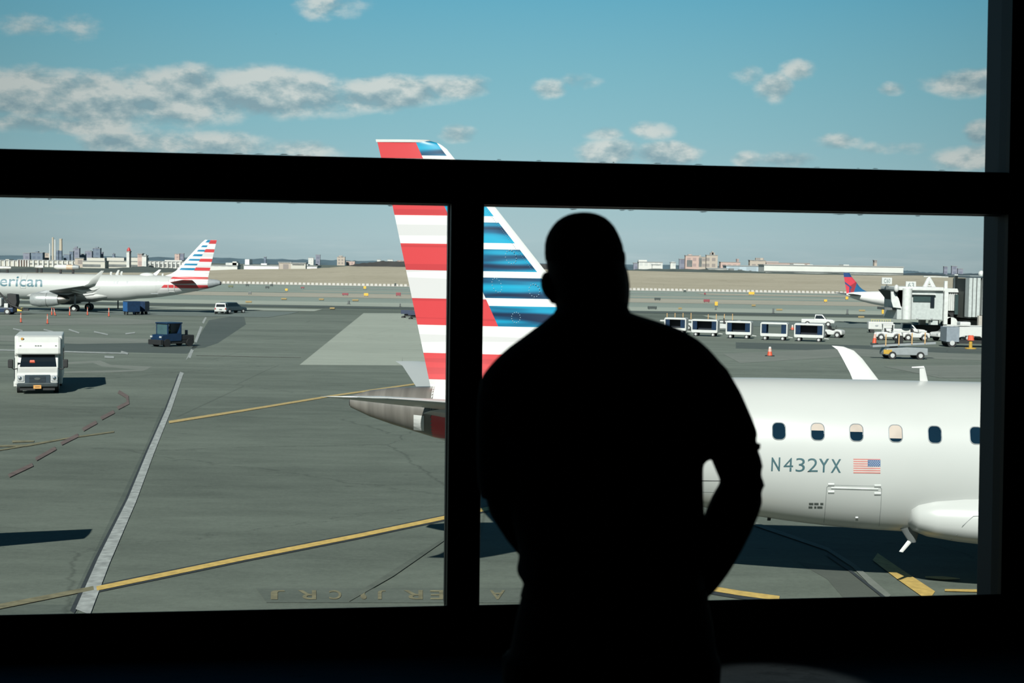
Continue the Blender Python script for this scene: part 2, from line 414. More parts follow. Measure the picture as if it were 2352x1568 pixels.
ridge('trim_treeline', ins([(-200,586),(0,586),(230,588),(420,591),(600,594),(760,596.5),(820,599),(1000,602),(1450,608),(1640,610),(1900,614),(2080,621),(2120,625),(2180,627),(2210,629),(2262,627),(2330,628)], 10), 2750, 2800, 0, TREES, 'low hazy blue land along the horizon', 300, 1.2)
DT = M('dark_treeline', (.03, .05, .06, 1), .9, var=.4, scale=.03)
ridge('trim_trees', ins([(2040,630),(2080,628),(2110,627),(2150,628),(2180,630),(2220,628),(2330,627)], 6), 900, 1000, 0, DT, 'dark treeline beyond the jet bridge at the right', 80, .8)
MARSH = M('grey_green_shrubs', (.05, .065, .058, 1), .9, var=.4, scale=.05)
ridge('trim_shrubs', ins([(-200,617),(0,618),(60,615),(140,617),(200,618),(330,612),(420,618),(470,621)], 8), 660, 760, 0, MARSH, 'grey green shrubs in front of the far left buildings', 60, 1)
ridge('trim_shrubs', ins([(1440,619),(1500,617),(1620,618),(1700,621),(1760,625),(2080,631),(2120,632)], 8), 650, 740, 0, MARSH, 'grey green hedge line in front of the far right buildings', 60, .7)
def wallmat(name, col, win=None, sx=3.0, sz=3.0):
    if name in MATS: return MATS[name]
    m, k, b = newmat(name)
    x, y, z = k.sep(k.coords())
    fx = k.m('FRACT', k.m('DIVIDE', k.m('ADD', x, y), sx)); fz = k.m('FRACT', k.m('DIVIDE', z, sz))
    inx = k.m('MULTIPLY', k.m('GREATER_THAN', fx, .4), k.m('GREATER_THAN', fz, .45))
    c = k.mix(inx, col, win if win else tuple(q*.7 for q in col[:3])+(1,))
    k.l.new(c, b.inputs['Base Color']); b.inputs['Roughness'].default_value = .8
    MATS[name] = m; return m
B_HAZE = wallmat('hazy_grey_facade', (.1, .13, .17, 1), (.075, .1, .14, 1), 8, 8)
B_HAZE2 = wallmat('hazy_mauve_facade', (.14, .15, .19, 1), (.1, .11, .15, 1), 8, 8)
B_TAN = wallmat('tan_facade', (.3, .26, .22, 1), (.18, .16, .15, 1), 6, 6)
B_PINK = wallmat('pink_brick_facade', (.34, .25, .22, 1), (.24, .18, .17, 1), 6, 6)
B_WHITE = wallmat('white_facade', (.42, .42, .4, 1), (.36, .37, .36, 1), 5, 6)
B_BEIGE = wallmat('beige_facade', (.36, .35, .31, 1), (.25, .26, .25, 1), 6, 20)
WINB = M('grey_window_band', (.1, .11, .11, 1), .4, var=.3, scale=.2)  # plain grey strips for the windows of distant facades
ROOFM = M('grey_roof', (.2, .21, .21, 1), .8)
def building(x0, x1, yt, yb, Y, mat, label, cat='building', step=None, bands=None, cols=None, name='building', pent=None, group=None):
    a = PY(x0, yb, Y); b = PY(x1, yb, Y); zt = PY((x0+x1)/2, yt, Y).z; zb = min(a.z, -1.6)
    w_ = b.x-a.x; hgt = zt-zb; dep = max(5, min(20, w_*.6))
    t = thing(name, label, cat, ((a.x+b.x)/2, Y+dep/2, zb), 0, group)
    bm = BM(); box(bm, -w_/2, w_/2, -dep/2, dep/2, 0, hgt)
    if step:
        for (f0, f1, fh) in step: box(bm, -w_/2+w_*f0, -w_/2+w_*f1, -dep*.3, dep*.3, hgt*.98, hgt+ (fh*Y/F))
    ob('wall', bm, mat, t)
    r = BM(); box(r, -w_/2-.4, w_/2+.4, -dep/2-.4, dep/2+.4, hgt-.1, hgt+max(.5, Y/F*.6)); ob('roof', r, ROOFM if pent is None else pent, t)
    if bands:
        for (f0, f1, z0, z1) in bands:
            q = BM(); zz0 = PY(x0, z0, Y).z-zb; zz1 = PY(x0, z1, Y).z-zb
            box(q, -w_/2+w_*f0, -w_/2+w_*f1, -dep/2-.35, -dep/2+.2, zz1, zz0); ob('window_band', q, WINB, t)
    if cols:
        for i in range(cols+1):
            q = BM(); xx = -w_/2+w_*i/cols; box(q, xx-w_*.008-.3, xx+w_*.008+.3, -dep/2-1.2, -dep/2, 0, hgt); ob('pilaster', q, B_WHITE, t)
    return t
sk = 'hazy towers on the far left skyline'
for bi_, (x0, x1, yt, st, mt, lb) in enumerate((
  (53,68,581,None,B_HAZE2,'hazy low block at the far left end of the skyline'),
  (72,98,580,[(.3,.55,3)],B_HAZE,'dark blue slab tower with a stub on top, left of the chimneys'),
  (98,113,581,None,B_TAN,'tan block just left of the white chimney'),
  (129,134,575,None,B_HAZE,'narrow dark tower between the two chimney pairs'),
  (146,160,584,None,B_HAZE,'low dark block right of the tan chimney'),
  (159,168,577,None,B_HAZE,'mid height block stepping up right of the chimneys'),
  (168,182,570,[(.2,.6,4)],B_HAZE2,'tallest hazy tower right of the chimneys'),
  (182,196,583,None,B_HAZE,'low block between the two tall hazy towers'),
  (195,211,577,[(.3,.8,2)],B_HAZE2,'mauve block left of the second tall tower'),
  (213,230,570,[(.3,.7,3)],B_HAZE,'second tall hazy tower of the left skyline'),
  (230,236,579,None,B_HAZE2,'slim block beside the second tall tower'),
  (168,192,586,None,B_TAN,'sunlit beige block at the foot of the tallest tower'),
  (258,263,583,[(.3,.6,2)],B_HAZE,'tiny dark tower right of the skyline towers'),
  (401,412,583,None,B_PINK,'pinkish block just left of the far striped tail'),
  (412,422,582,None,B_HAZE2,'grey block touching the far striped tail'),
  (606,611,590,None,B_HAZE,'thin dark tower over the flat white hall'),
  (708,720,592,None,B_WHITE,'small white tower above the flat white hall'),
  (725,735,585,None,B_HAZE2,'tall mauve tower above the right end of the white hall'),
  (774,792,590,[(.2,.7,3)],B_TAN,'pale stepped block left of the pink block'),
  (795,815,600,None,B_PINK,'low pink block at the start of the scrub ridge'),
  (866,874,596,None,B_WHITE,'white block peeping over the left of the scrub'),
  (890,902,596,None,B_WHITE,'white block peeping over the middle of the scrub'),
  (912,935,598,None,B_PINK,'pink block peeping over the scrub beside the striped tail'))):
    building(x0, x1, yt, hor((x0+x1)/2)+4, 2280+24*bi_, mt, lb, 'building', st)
# chimneys of the power station
def chimney(x0, x1, yt, mat, lb, Y=2000, band=None):
    a = PY(x0, 596, Y); b = PY(x1, 596, Y); zt = PY(x0, yt, Y).z; r = (b.x-a.x)/2
    t = thing('chimney', lb, 'chimney', ((a.x+b.x)/2, Y, -1.6), 0)
    ob('stack', tube(BM(), [(0,0,0),(0,0,(zt+1.6)*.97)], [r*1.12, r*.88], 12), mat, t, smooth=40)
    ob('cap', tube(BM(), [(0,0,(zt+1.6)*.95),(0,0,zt+1.6)], [r*.98, r*.98], 12), mat, t, smooth=40)
    if band: ob('dark_base', tube(BM(), [(0,0,1),(0,0,(zt+1.6)*.5)], [r*1.14, r*1.03], 12), band, t, smooth=40)  # darker sleeve around the lower half of the stack
TANC = M('tan_chimney', (.33, .29, .23, 1), .8); GRC = M('grey_chimney', (.38, .41, .42, 1), .8)
chimney(113,116,559,GRC,'short white chimney, leftmost of the power station stacks')
chimney(119,123.6,545,TANC,'tall tan chimney next to the short white one')
chimney(124.8,128.4,550,GRC,'tall pale grey chimney between the two tan ones')
chimney(136,143.5,548,TANC,'thick tan chimney with a dark base, rightmost stack', band=B_HAZE)
# mid distance terminal row on the left
building(-40,42,598,612,1150,B_BEIGE,'beige low building at the left picture edge behind the far plane',step=[(.6,.7,3)],cols=8)
building(42,66,597,612,1140,wallmat('brown_facade',(.17,.13,.11,1),(.1,.09,.08,1),8,30),'brown pier building with white fins at the far left',cols=4)
building(66,178,598.5,612,1130,B_BEIGE,'long grey parking deck with white columns behind the tanker fuselage',bands=[(0,1,604,606.5)],cols=10)
building(172,192,593,612,1120,B_TAN,'small tan building joining the parking deck and the terminal')
building(190,241,600,612,1100,B_BEIGE,'two tier beige terminal hall with grey windows, left one',step=[(.15,.95,8)],bands=[(0,.8,606.5,612)])
building(241,288,600,612,1126,B_BEIGE,'two tier beige terminal hall with grey windows, middle one',step=[(.05,.9,8.5)],bands=[(.1,1,606.5,612)])
building(288,338,600.5,612,1100,B_BEIGE,'two tier beige terminal hall below the red topped tower',step=[(.05,.95,9)],bands=[(0,1,607.5,612)])
building(336,424,601,614,1080,B_WHITE,'white colonnade building behind the far plane tail',step=[(.45,.9,4)],bands=[(0,1,605,612)],cols=9)
building(482,545,610,620,1050,B_WHITE,'long white building right of the far striped tail',step=[(.55,1,7),(.8,.95,10)])
t = building(290.5,297,578,600,1060,B_WHITE,'slim white control tower with a red cap behind the far plane','tower',name='control_tower')
p0 = PY(293.7, 578, 1060); zt = p0.z+1.6
ob('tower_cap', tube(BM(), [(0,0,zt-1.5),(0,0,zt+1.2),(0,0,zt+3.2)], [1.4,1.5,.5], 10), REDM, t)
building(316,326,583,600,1060,B_PINK,'small peach block on the terminal roof behind the far plane')
building(326,336,588,600,1055,B_WHITE,'white gabled block on the terminal roof behind the far plane',step=[(.5,.8,4)])
building(560,728,610.5,619,1000,M('bright_white_wall',(.5,.51,.5,1),.6,var=.1,scale=.1),'long flat white hall between the far plane and the striped tail',step=[(.0,.06,14),(.22,.3,5),(.52,.56,6),(.66,.86,5)])
building(640,668,603,612,930,B_TAN,'beige block standing on the long white hall')
building(668,702,604.5,612,900,B_BEIGE,'grey roofed block beside the beige block on the white hall',bands=[(.1,.9,606,608)])
# right side
building(1455,1472,604,618,1500,B_HAZE2,'faint grey hall just right of the man\'s head')
building(1467,1522,602,612,1400,B_WHITE,'white hangar with a humped roof right of the man\'s head',step=[(.0,.35,5)])
building(1498,1517,608,618,1350,B_WHITE,'lower white annex under the humped white hangar')
building(1540,1552,603,612,1400,B_WHITE,'small round white tank building',step=[(.2,.8,2)])
building(1622,1648,586,618,1460,B_TAN,'tall tan apartment tower with stepped top',step=[(.35,.75,6),(.5,.62,9)])
building(1574,1605,587,618,1500,B_PINK,'pinkish apartment block with dark red windows',bands=[(.1,.5,597,612)],step=[(.2,.5,3)])
building(1603,1624,590,618,1560,B_TAN,'tan middle block joining the two apartment towers',bands=[(.0,.4,592,612)],step=[(.1,.3,4)])
building(1560,1576,595,618,1530,B_HAZE2,'faint block left of the pinkish apartments')
building(1655,1700,602,618,1600,B_PINK,'low orange brick row right of the apartments',step=[(.85,.95,8)])
building(1722,1758,598,622,1300,B_TAN,'tan block with a stepped roof before the long white terminal',step=[(.4,.9,6)])
building(1625,1670,617,626,900,B_WHITE,'low white shed below the apartments')
building(1668,1755,611,626,1000,wallmat('pale_blue_roofing',(.28,.34,.38,1),(.22,.27,.3,1),12,9),'pale blue roofed hangars left of the long white terminal',bands=[(.05,.2,616,626),(.3,.42,618,626),(.6,.66,620,626)])
building(1755,2075,611,619,850,M('bright_white_wall2',(.42,.43,.41,1),.6,var=.06,scale=.1),'very long white terminal on the right horizon',step=[(.22,.3,4),(.32,.36,3),(.58,.62,4)],bands=[(0,1,621.5,624)])
building(2008,2014,598,612,1300,B_TAN,'small chimney block above the long white terminal')
building(1760,1860,604,612,1300,B_PINK,'orange brick roofs behind the left of the long white terminal',step=[(.0,.3,3)])
for (x0, x1, yt, lb) in ((2168,2176,612,'taller pale tower on the far right horizon'),(2186,2198,611,'second pale tower block on the far right horizon'),(2200,2212,617,'low pale tower at the right of the pair on the horizon')):
    building(x0, x1, yt, 630, 2300, B_HAZE2, lb)
# barriers at the foot of the berm
bm = BM(); prism(bm, [(-.28,0),(.28,0),(.2,.3),(.12,.75),(-.12,.75),(-.2,.3)], -.48, .48, 'x')
bmesh.ops.scale(bm, vec=(1, 1, 1), verts=bm.verts[:])
proto = ob('safety_barrier', bm, M('white_plastic_barrier', (.3, .29, .27, 1), .6))
gl = 'white low barriers in a long row at the foot of the embankment'
k_ = 0
for x in [495+9.7*i for i in range(46)]+[1447+9.7*i for i in range(66)]:
    p = PY(x, hor(x)+55.5, 507); o = proto if k_ == 0 else proto.copy()
    if k_: COL.objects.link(o)
    k_ += 1
    o.location = (p.x, 507, -1.58); tag(o, 'one of many identical white barrier blocks lined up below the grass embankment', 'barrier', gl)
# taxiway signs and lights
def sign(x, y, w_, h_, mat, label, Y=None, legs=True):
    p = G(x, y+h_/2+2); Y = p.y; s = Y/F
    t = thing('taxiway_sign', label, 'sign', p)
    W, Hh = w_*s, h_*s
    bm = BM(); box(bm, -W/2, W/2, -.15, .15, 2*s, 2*s+Hh); ob('sign_panel', bm, mat, t, bevel=.03)
    bm = BM(); box(bm, -W*.35-.06, -W*.35+.06, -.06, .06, 0, 2*s+.02); box(bm, W*.35-.06, W*.35+.06, -.06, .06, 0, 2*s+.02)
    ob('sign_legs', bm, DARK, t)
    return t
SY = M('yellow_sign_face', (.5, .3, .03, 1), .5); SR = M('red_sign_face', (.16, .03, .04, 1), .5); SB = M('black_sign_face', (.02, .03, .03, 1), .5)
for a in ((568,654,7,4,SB,'small black taxiway sign right of the far plane tail, furthest left'),
 (614,659,9,4,SB,'small black sign, lower one of the stepped pair beyond the runway'),
 (624,654,6,4,SB,'small black sign, upper one of the stepped pair beyond the runway'),
 (658,665,6,5,SY,'yellow square sign left of the dark red board'),
 (695,660,8,3,SR,'small faded red sign beyond the runway left of the striped tail'),
 (574,672,7,5,GREY,'grey cabinet on the verge right of the far plane tail'),
 (793,675,14,5,SR,'wide dark red runway board left of the two yellow signs'),
 (838,660,6,6,SY,'upper yellow sign left of the striped tail'),
 (841,676,10,6,SY,'lower yellow sign left of the striped tail'),
 (915,675,11,7,SR,'dark red board close to the striped tail'),
 (908,653,4,6,SB,'small dark post sign near the barriers beside the striped tail'),
 (530,657,11,4,M('olive_box', (.08,.09,.04,1),.6),'olive box behind the white car beyond the far tail cone'),
 (1573,668,6,4,SB,'small black sign right of the man\'s head, upper one'),
 (1510,686,14,5,SB,'black double sign right of the man\'s head'),
 (1498,706,21,6,SB,'wide black sign just above the man\'s right shoulder'),
 (1623,690,14,6,SR,'red and white runway board right of the man\'s head'),
 (1726,673,13,6,SY,'wide yellow sign alone on the far verge'),
 (1645,697,7,9,SY,'tall yellow sign on a post above the baggage carts'),
 (1619,674,4,4,SR,'tiny dark red sign above the runway board'),
 (1896,690,7,5,SY,'small ochre sign left of the red and blue tail'),
 (1945,684,6,6,SY,'ochre sign below the red and blue tail'),
 (2037,715,24,11,SY,'large yellow taxiway sign behind the jet bridge nose')): sign(*a)
def marker_post(x, y0, y1, w_, label, mat=GREY, cat='post'):
    p = G(x, y1); s = p.y/F
    t = thing('marker_post', label, cat, p)
    ob('post', tube(BM(), [(0,0,0),(0,0,(y1-y0)*s)], w_*s/2, 8), mat, t)
    ob('base', tube(BM(), [(0,0,0),(0,0,.12)], w_*s*.9, 8), DARK, t)
marker_post(919,697,705,3,'dark post on the pale shoulder left of the striped tail')
marker_post(801,690,699,5,'small dark light unit on the taxiway beside yellow paint')
marker_post(1776,708,720,4,'dark post on the verge above the third baggage cart')
marker_post(1946,710,722,4,'dark post on the verge above the wing tip')
marker_post(1644,703,712,3,'thin dark post under the tall yellow sign')
marker_post(271,690,709,3,'thin dark mast with a pale head behind the far plane')
for (x, y, w_) in ((571,694,14),(652,687,12),(738,688,11),(816,690,14),(763,709,11),(1562,709,8),(1731,702,9),(1980,714,14),(1978,729,14),(1790,712,14),(60,686,20)):
    p = G(x, y); s = p.y/F
    ob('taxi_marking', poly(BM(), [G(x-w_/2, y+1.8, .12), G(x+w_/2, y+1.8, .12), G(x+w_/2, y-1.8, .12), G(x-w_/2, y-1.8, .12)]), M('yellow_taxi_paint', (.42, .3, .12, 1), .7), apron)
# distant parked aircraft beyond the field
def far_tube(x0, x1, y0, y1, Y, mats, label):
    a = PY(x0, (y0+y1)/2, Y); b = PY(x1, (y0+y1)/2, Y); r = (y1-y0)/2*Y/F; L = b.x-a.x
    t = thing('parked_aircraft', label, 'aircraft', ((a.x+b.x)/2, Y, a.z))
    n_ = len(mats)
    for i, m_ in enumerate(mats):
        xa = -L/2+L*i/n_; xb = -L/2+L*(i+1)/n_
        ra = r*(.55 if i == 0 else 1); rb = r*(.75 if i == n_-1 else 1)
        ob('fuselage_section', tube(BM(), [(xa,0,0),((xa+xb)/2,0,0),(xb,0,0)], [ra, r, rb], 14), m_, t, smooth=50)
    q = BM()
    for xx in (-L*.25, L*.25): box(q, xx-.4, xx+.4, -.4, .4, -(a.z+1.63), -r*.8)
    ob('landing_gear', q, DARK, t)
far_tube(125,182,607,619,620,[WHITE,WHITE,M('peach_paint',(.4,.3,.22,1),.5),LGREY],'distant white, peach and grey aircraft body above the far plane roof')
far_tube(80,100,609,616,640,[WHITE2,WHITE],'small distant white aircraft body left of the peach banded one')
far_tube(-12,26,611,618,640,[WHITE,WHITE2],'distant white aircraft body at the left picture edge')
# ---------------------------------------------------------------- aircraft
def interp_rings(tab, s): return lerp(s, tab)      # tab rows: s, z_top, z_bot, half_width
def fus_ring(s, zt, zb, a, n=40):
    zc = (zt+zb)/2; b = (zt-zb)/2
    return [(s, a*math.sin(2*math.pi*k/n), zc+b*math.cos(2*math.pi*k/n)) for k in range(n)]
def smooth_tab(tab, step=.5):
    """catmull-rom resample of the station table"""
    r = []
    for i in range(len(tab)-1):
        p0 = tab[max(i-1, 0)]; p1 = tab[i]; p2 = tab[i+1]; p3 = tab[min(i+2, len(tab)-1)]
        k = max(1, int(abs(p2[0]-p1[0])/step))
        for j in range(k):
            t = j/k; row = [p1[0]+(p2[0]-p1[0])*t]
            for c in (1, 2, 3):
                h1 = (p2[c]-p0[c])/max(1e-6, p2[0]-p0[0])*(p2[0]-p1[0]); h2 = (p3[c]-p1[c])/max(1e-6, p3[0]-p1[0])*(p2[0]-p1[0])
                row.append((2*t**3-3*t*t+1)*p1[c]+(t**3-2*t*t+t)*h1+(-2*t**3+3*t*t)*p2[c]+(t**3-t*t)*h2)
            r.append(tuple(row))
    r.append(tuple(tab[-1])); return r
def wing_bm(secs, n=9):
    """secs: (LE, TE, normal, thickness)"""
    bm = BM(); rings = []
    prof = [(0,0),(.03,.35),(.1,.62),(.25,.92),(.4,1),(.6,.82),(.8,.45),(1,.04)]
    for le, te, nr, th in secs:
        le, te, nr = Vector(le), Vector(te), Vector(nr).normalized()
        up = [le+(te-le)*x+nr*(h*th*.55) for x, h in prof]; dn = [le+(te-le)*x-nr*(h*th*.45) for x, h in prof[1:]]
        rings.append(up+dn[::-1])
    return loft(bm, rings)
def livery(name, zred, zblue, diag, le, silver, zr=(2., 11.), belly=None, flip=1, bright=1.0, plain=False):
    """fin paint: zred list of (z0,z1) red bands, zblue blue bands; diag=(s0,z0,s1,z1) red/blue border; le=(s0,z0,s1,z1) white leading edge"""
    m, k, b = newmat(name); x, y, z = k.sep(k.coords())
    z0, z1 = zr; t = k.m('DIVIDE', k.m('SUBTRACT', z, z0), z1-z0)
    def stops(bands, c_in, c_out):
        st = [(0, c_out)]
        for a, q in sorted(bands): st += [((a-z0)/(z1-z0), c_in), ((q-z0)/(z1-z0), c_out)]
        return st
    W = (.5*bright, .51*bright, .5*bright, 1)
    red = (.42, .035, .04, 1)
    L = k.ramp(t, stops(zred, red, W), 'CONSTANT')
    # woven tone-on-tone bands of the paint scheme
    st = k.noise(k.vec(k.m('MULTIPLY', x, .05), 0.0, k.m('MULTIPLY', z, 2.6)), 1.3, 1)
    L = k.mix(k.m('GREATER_THAN', st, .53), L, k.mix(1.0, L, (.84, .82, .84, 1), 'MULTIPLY'))
    R = k.ramp(t, stops(zblue, (0, 0, 0, 1), (1, 1, 1, 1)), 'CONSTANT')
    bn = k.noise(k.vec(k.m('MULTIPLY', x, .3), 0.0, k.m('MULTIPLY', z, 3.0)), 1.6, 1, .5)
    blue = k.ramp(bn, [(.36, (.0, .012, .04, 1)), (.46, (.0, .06, .13, 1)), (.58, (.0, .19, .32, 1)), (.68, (.0, .24, .38, 1))])
    if plain: blue = (.0, .13, .25, 1)
    R = k.mix(R, blue, W)
    def line(s0, a0, s1, a1):
        mm = (s1-s0)/(a1-a0); return k.m('SUBTRACT', k.m('MULTIPLY', x, 1.0), k.m('ADD', k.m('MULTIPLY', k.m('SUBTRACT', z, a0), mm), s0))
    d = k.m('MULTIPLY', line(*diag), flip)
    zmin = min(a for a, q in zblue)
    isR = k.m('MULTIPLY', k.m('GREATER_THAN', d, 0.0), k.m('GREATER_THAN', z, zmin-.02))
    c = k.mix(isR, L, R)
    e = k.m('MULTIPLY', line(*le), flip)
    c = k.mix(k.m('GREATER_THAN', e, 0.0), c, (.5*bright, .51*bright, .5*bright, 1))
    if belly:     # red/white only aft of a slanted border, silver body elsewhere
        q = k.m('MULTIPLY', line(*belly), flip)
        c = k.mix(k.m('GREATER_THAN', q, 0.0), c, silver)
    k.l.new(c, b.inputs['Base Color']); b.inputs['Roughness'].default_value = .3
    return m
SILV = (.36, .375, .365, 1)
# --- regional jet at the gate
JY, JYAW = 32.0, math.radians(-3.5)
JA = Vector((math.cos(JYAW), math.sin(JYAW), 0)); JB = Vector((-math.sin(JYAW), math.cos(JYAW), 0)); JO = Vector((0, JY, 0))
def J(x, y, t=0.0):
    """pixel -> (s, z) on the jet's vertical plane at lateral offset t (negative = towards the terminal)"""
    d = ray(x, y); o = JO+JB*t-CAM
    k = o.dot(JB)/d.dot(JB); p = CAM+d*k-JO
    return p.dot(JA), p.z
etab = [(-3.65, 4.05, 3.78, .13), (-3.2, 4.18, 3.58, .3), (-2.7, 4.25, 3.42, .42), (-2.1, 4.29, 3.25, .54), (-1.5, 4.31, 3.08, .66), (.2, 4.42, 2.62, .95),
        (2.2, 4.55, 2.15, 1.2), (4.4, 4.63, 1.72, 1.39), (5.6, 4.655, 1.55, 1.46), (7.1, 4.66, 1.39, 1.5), (8.7, 4.66, 1.31, 1.505), (12, 4.66, 1.3, 1.505), (20, 4.66, 1.3, 1.505),
        (23.5, 4.66, 1.3, 1.505), (25, 4.5, 1.32, 1.42), (26.2, 4.1, 1.42, 1.2), (27.2, 3.45, 1.62, .85), (27.8, 2.95, 1.85, .45), (28.0, 2.5, 2.2, .1)]
est = smooth_tab(etab, .4)
def eside(s, z, off=.006):
    zt, zb, a = lerp(s, est); zc = (zt+zb)/2; b = (zt-zb)/2
    q = max(0.0, 1-((z-zc)/b)**2)
    nrm = Vector((0, -math.sqrt(q)/a, (z-zc)/b/b)).normalized()
    return Vector((s, -a*math.sqrt(q), z)) + nrm*off
def Js(x, y):   # pixel -> point on near fuselage side
    t = -1.4
    for _ in range(12):
        s, z = J(x, y, t); p = eside(s, z, 0); t = t*.3+p.y*.7
    return s, z
jt = thing('regional_jet', 'silver regional jet parked just outside the window with a red, white and blue striped tail', 'aircraft', JO, JYAW)
fin_px = [(866,323),(985,323),(1010,330),(1026,342),(1042,362),(1137,475),(1255,625),(1330,719),(1400,790),(1500,826),(1600,850),(1690,868)]
fp = [J(x, y) for x, y in fin_px]
te_px = [(866,323),(903,478),(989,888)]
tp = [J(x, y) for x, y in te_px]
zred = []; zb_ = []
def zz(x, y): return J(x, y)[1]
for a, b_ in ((368,323),(496,434),(622,561),(748,688),(872,813)): zred.append((zz(980, a), zz(980, b_-(10 if b_ == 323 else 0))))
zred.append((zz(1010, 1004), zz(1010, 940)))
for a, b_ in ((360,320),(433,384),(497,449),(561,512),(624,576),(687,638),(751,702)): zb_.append((zz(1130, a), zz(1130, b_)))
d0 = J(957,330); d1 = J(1146,750)
l0 = J(1010,362); l1 = J(1238,640)
l0 = J(1120,478); l1 = J(1236,627)
E_FIN = livery('jet_tail_paint', zred, zb_, (d0[0], d0[1], d1[0], d1[1]), (l0[0], l0[1], l1[0], l1[1]), SILV)
E_REAR = livery('jet_rear_paint', zred, zb_, (d0[0], d0[1], d1[0], d1[1]), (l0[0], l0[1], l1[0], l1[1]), SILV, belly=(1.2, 3.0, 2.6, 4.6))
E_SIL = M('silver_mica_paint', SILV, .33, var=.03, scale=.6)
# fuselage in sections
def fus(name, s0, s1, mat, tab=None):
    rows = [r for r in (tab or est) if s0 <= r[0] <= s1]
    rows = [(s0,)+lerp(s0, tab or est)]+[r for r in rows if s0+.05 < r[0] < s1-.05]+[(s1,)+lerp(s1, tab or est)]
    return ob(name, loft(BM(), [fus_ring(*r) for r in rows]), mat, jt, smooth=50)
fus('tail_cone', -3.65, -1.72, M('bare_titanium', (.15, .142, .128, 1), .32, .25, var=.3, scale=1.2, stretch=(4, .3, .3)))
fus('rear_fuselage', -1.76, 3.2, E_REAR)
fus('fuselage', 3.18, 28.0, E_SIL)
ob('exhaust', tube(BM(), [(-3.67, 0, 3.915), (-3.6, 0, 3.915)], [.1, .12], 16), DARK, jt)
# fin: lens-shaped cross-section between leading edge and trailing edge
def fin_bm(le, te, th, zs):
    """le, te: lists (s,z) ordered by falling z"""
    def at(tab, z):
        tab = sorted(tab, key=lambda q: q[1])
        if z <= tab[0][1]: return tab[0][0]
        for a, b in zip(tab, tab[1:]):
            if z <= b[1]: return a[0]+(b[0]-a[0])*(z-a[1])/max(1e-6, b[1]-a[1])
        return tab[-1][0]
    prof = [(0,.0),(.02,.3),(.07,.6),(.2,.95),(.35,1),(.6,.75),(.85,.35),(1,.06)]
    rings = []
    for z in zs:
        a, b = at(le, z), at(te, z); t = th(z)
        up = [(a+(b-a)*x, h*t, z) for x, h in prof]; dn = [(a+(b-a)*x, -h*t, z) for x, h in prof[1:]]
        rings.append(up+dn[::-1])
    return loft(BM(), rings)
ztop = fp[0][1]; zlow = 4.0
zs = [ztop-.0]+[ztop-.02-.01*i for i in range(1)]+[ztop-.05, ztop-.1, ztop-.17, ztop-.25, ztop-.33]+[ztop-.45-.25*i for i in range(22) if ztop-.45-.25*i > 4.35]+[4.3, zlow]
lefix = [fp[1]]+fp[2:]; lefix = [(a, b) for a, b in lefix]+[(fp[-1][0]+.4, 4.3)]
ob('fin', fin_bm(lefix, tp+[(tp[-1][0]+.05, 4.0)], lambda z: .05+.2*(ztop-z)/5.5, zs), E_FIN, jt, smooth=50)
ob('fin_cap', fin_bm([(fp[1][0]+.04, ztop+.03), (fp[1][0], ztop-.02)], [(tp[0][0]-.03, ztop+.03), (tp[0][0]-.02, ztop-.03)], lambda z: .062, [ztop+.03, ztop-.03]), WHITE, jt, smooth=50)
# rivet rings on the fin
RIV = M('pale_rivets', (.3, .42, .5, 1), .5)
def ringdots(cx, cy, rx, ry, tilt, num=13):
    q = BM()
    for i in range(num):
        a = 2*math.pi*i/num; dx = rx*math.cos(a); dy = ry*math.sin(a)
        X_ = cx+dx*math.cos(tilt)-dy*math.sin(tilt); Y__ = cy+dx*math.sin(tilt)+dy*math.cos(tilt)
        s, z = J(X_, Y__, -.2)
        f0 = .05+.2*(ztop-z)/5.5; ball(q, (s, -f0*.93, z), .011, .02, .011, 6)
    ob('rivet_ring', q, RIV, jt)
ringdots(1173, 590, 12, 16, -.35); ringdots(1141, 655, 10, 17, -.4); ringdots(1227, 667, 12, 15, -.3); ringdots(1185, 729, 10, 12, 0)
q = BM()
for i in range(40):
    x = 1122+(1228-1122)*i/39; y = 480+(620-480)*i/39
    s, z = J(x-6, y, -.15); f0 = .05+.2*(ztop-z)/5.5; ball(q, (s, -f0*.6, z), .008, .03, .008, 6)
ob('rivet_row', q, RIV, jt)
ob('rudder_gap', tube(BM(), [Vector((J(930,480,-.2)[0], -.17, J(930,480,-.2)[1])), Vector((J(1035,860,-.2)[0], -.25, 4.5))], .006, 4), LGREY, jt) if False else None
# horizontal stabilisers
for sg, nm in ((-1, 'stabilizer'), (1, 'stabilizer')):
    secs = [((1.3, sg*.45, 3.86), (-1.85, sg*.45, 3.86), (0, -.12*sg*-1, 1), .3),
            ((-.1, sg*2.2, 4.1), (-2.45, sg*2.2, 4.1), (0, -.12*sg, 1), .2),
            ((-1.75, sg*4.5, 4.42), (-3.1, sg*4.5, 4.42), (0, -.12*sg, 1), .11),
            ((-2.05, sg*4.85, 4.47), (-3.3, sg*4.9, 4.48), (0, -.12*sg, 1), .07),
            ((-2.6, sg*5.0, 4.5), (-3.36, sg*5.02, 4.5), (0, -.12*sg, 1), .02)]
    ob(nm, wing_bm(secs), E_SIL, jt, smooth=60)
ob('stabilizer_seal', wing_bm([((.2, -.5, 3.8), (-1.95, -.5, 3.72), (0, .1, 1), .62), ((0, -.95, 3.86), (-1.7, -.95, 3.84), (0, .1, 1), .25)]), WHITE, jt, smooth=60)
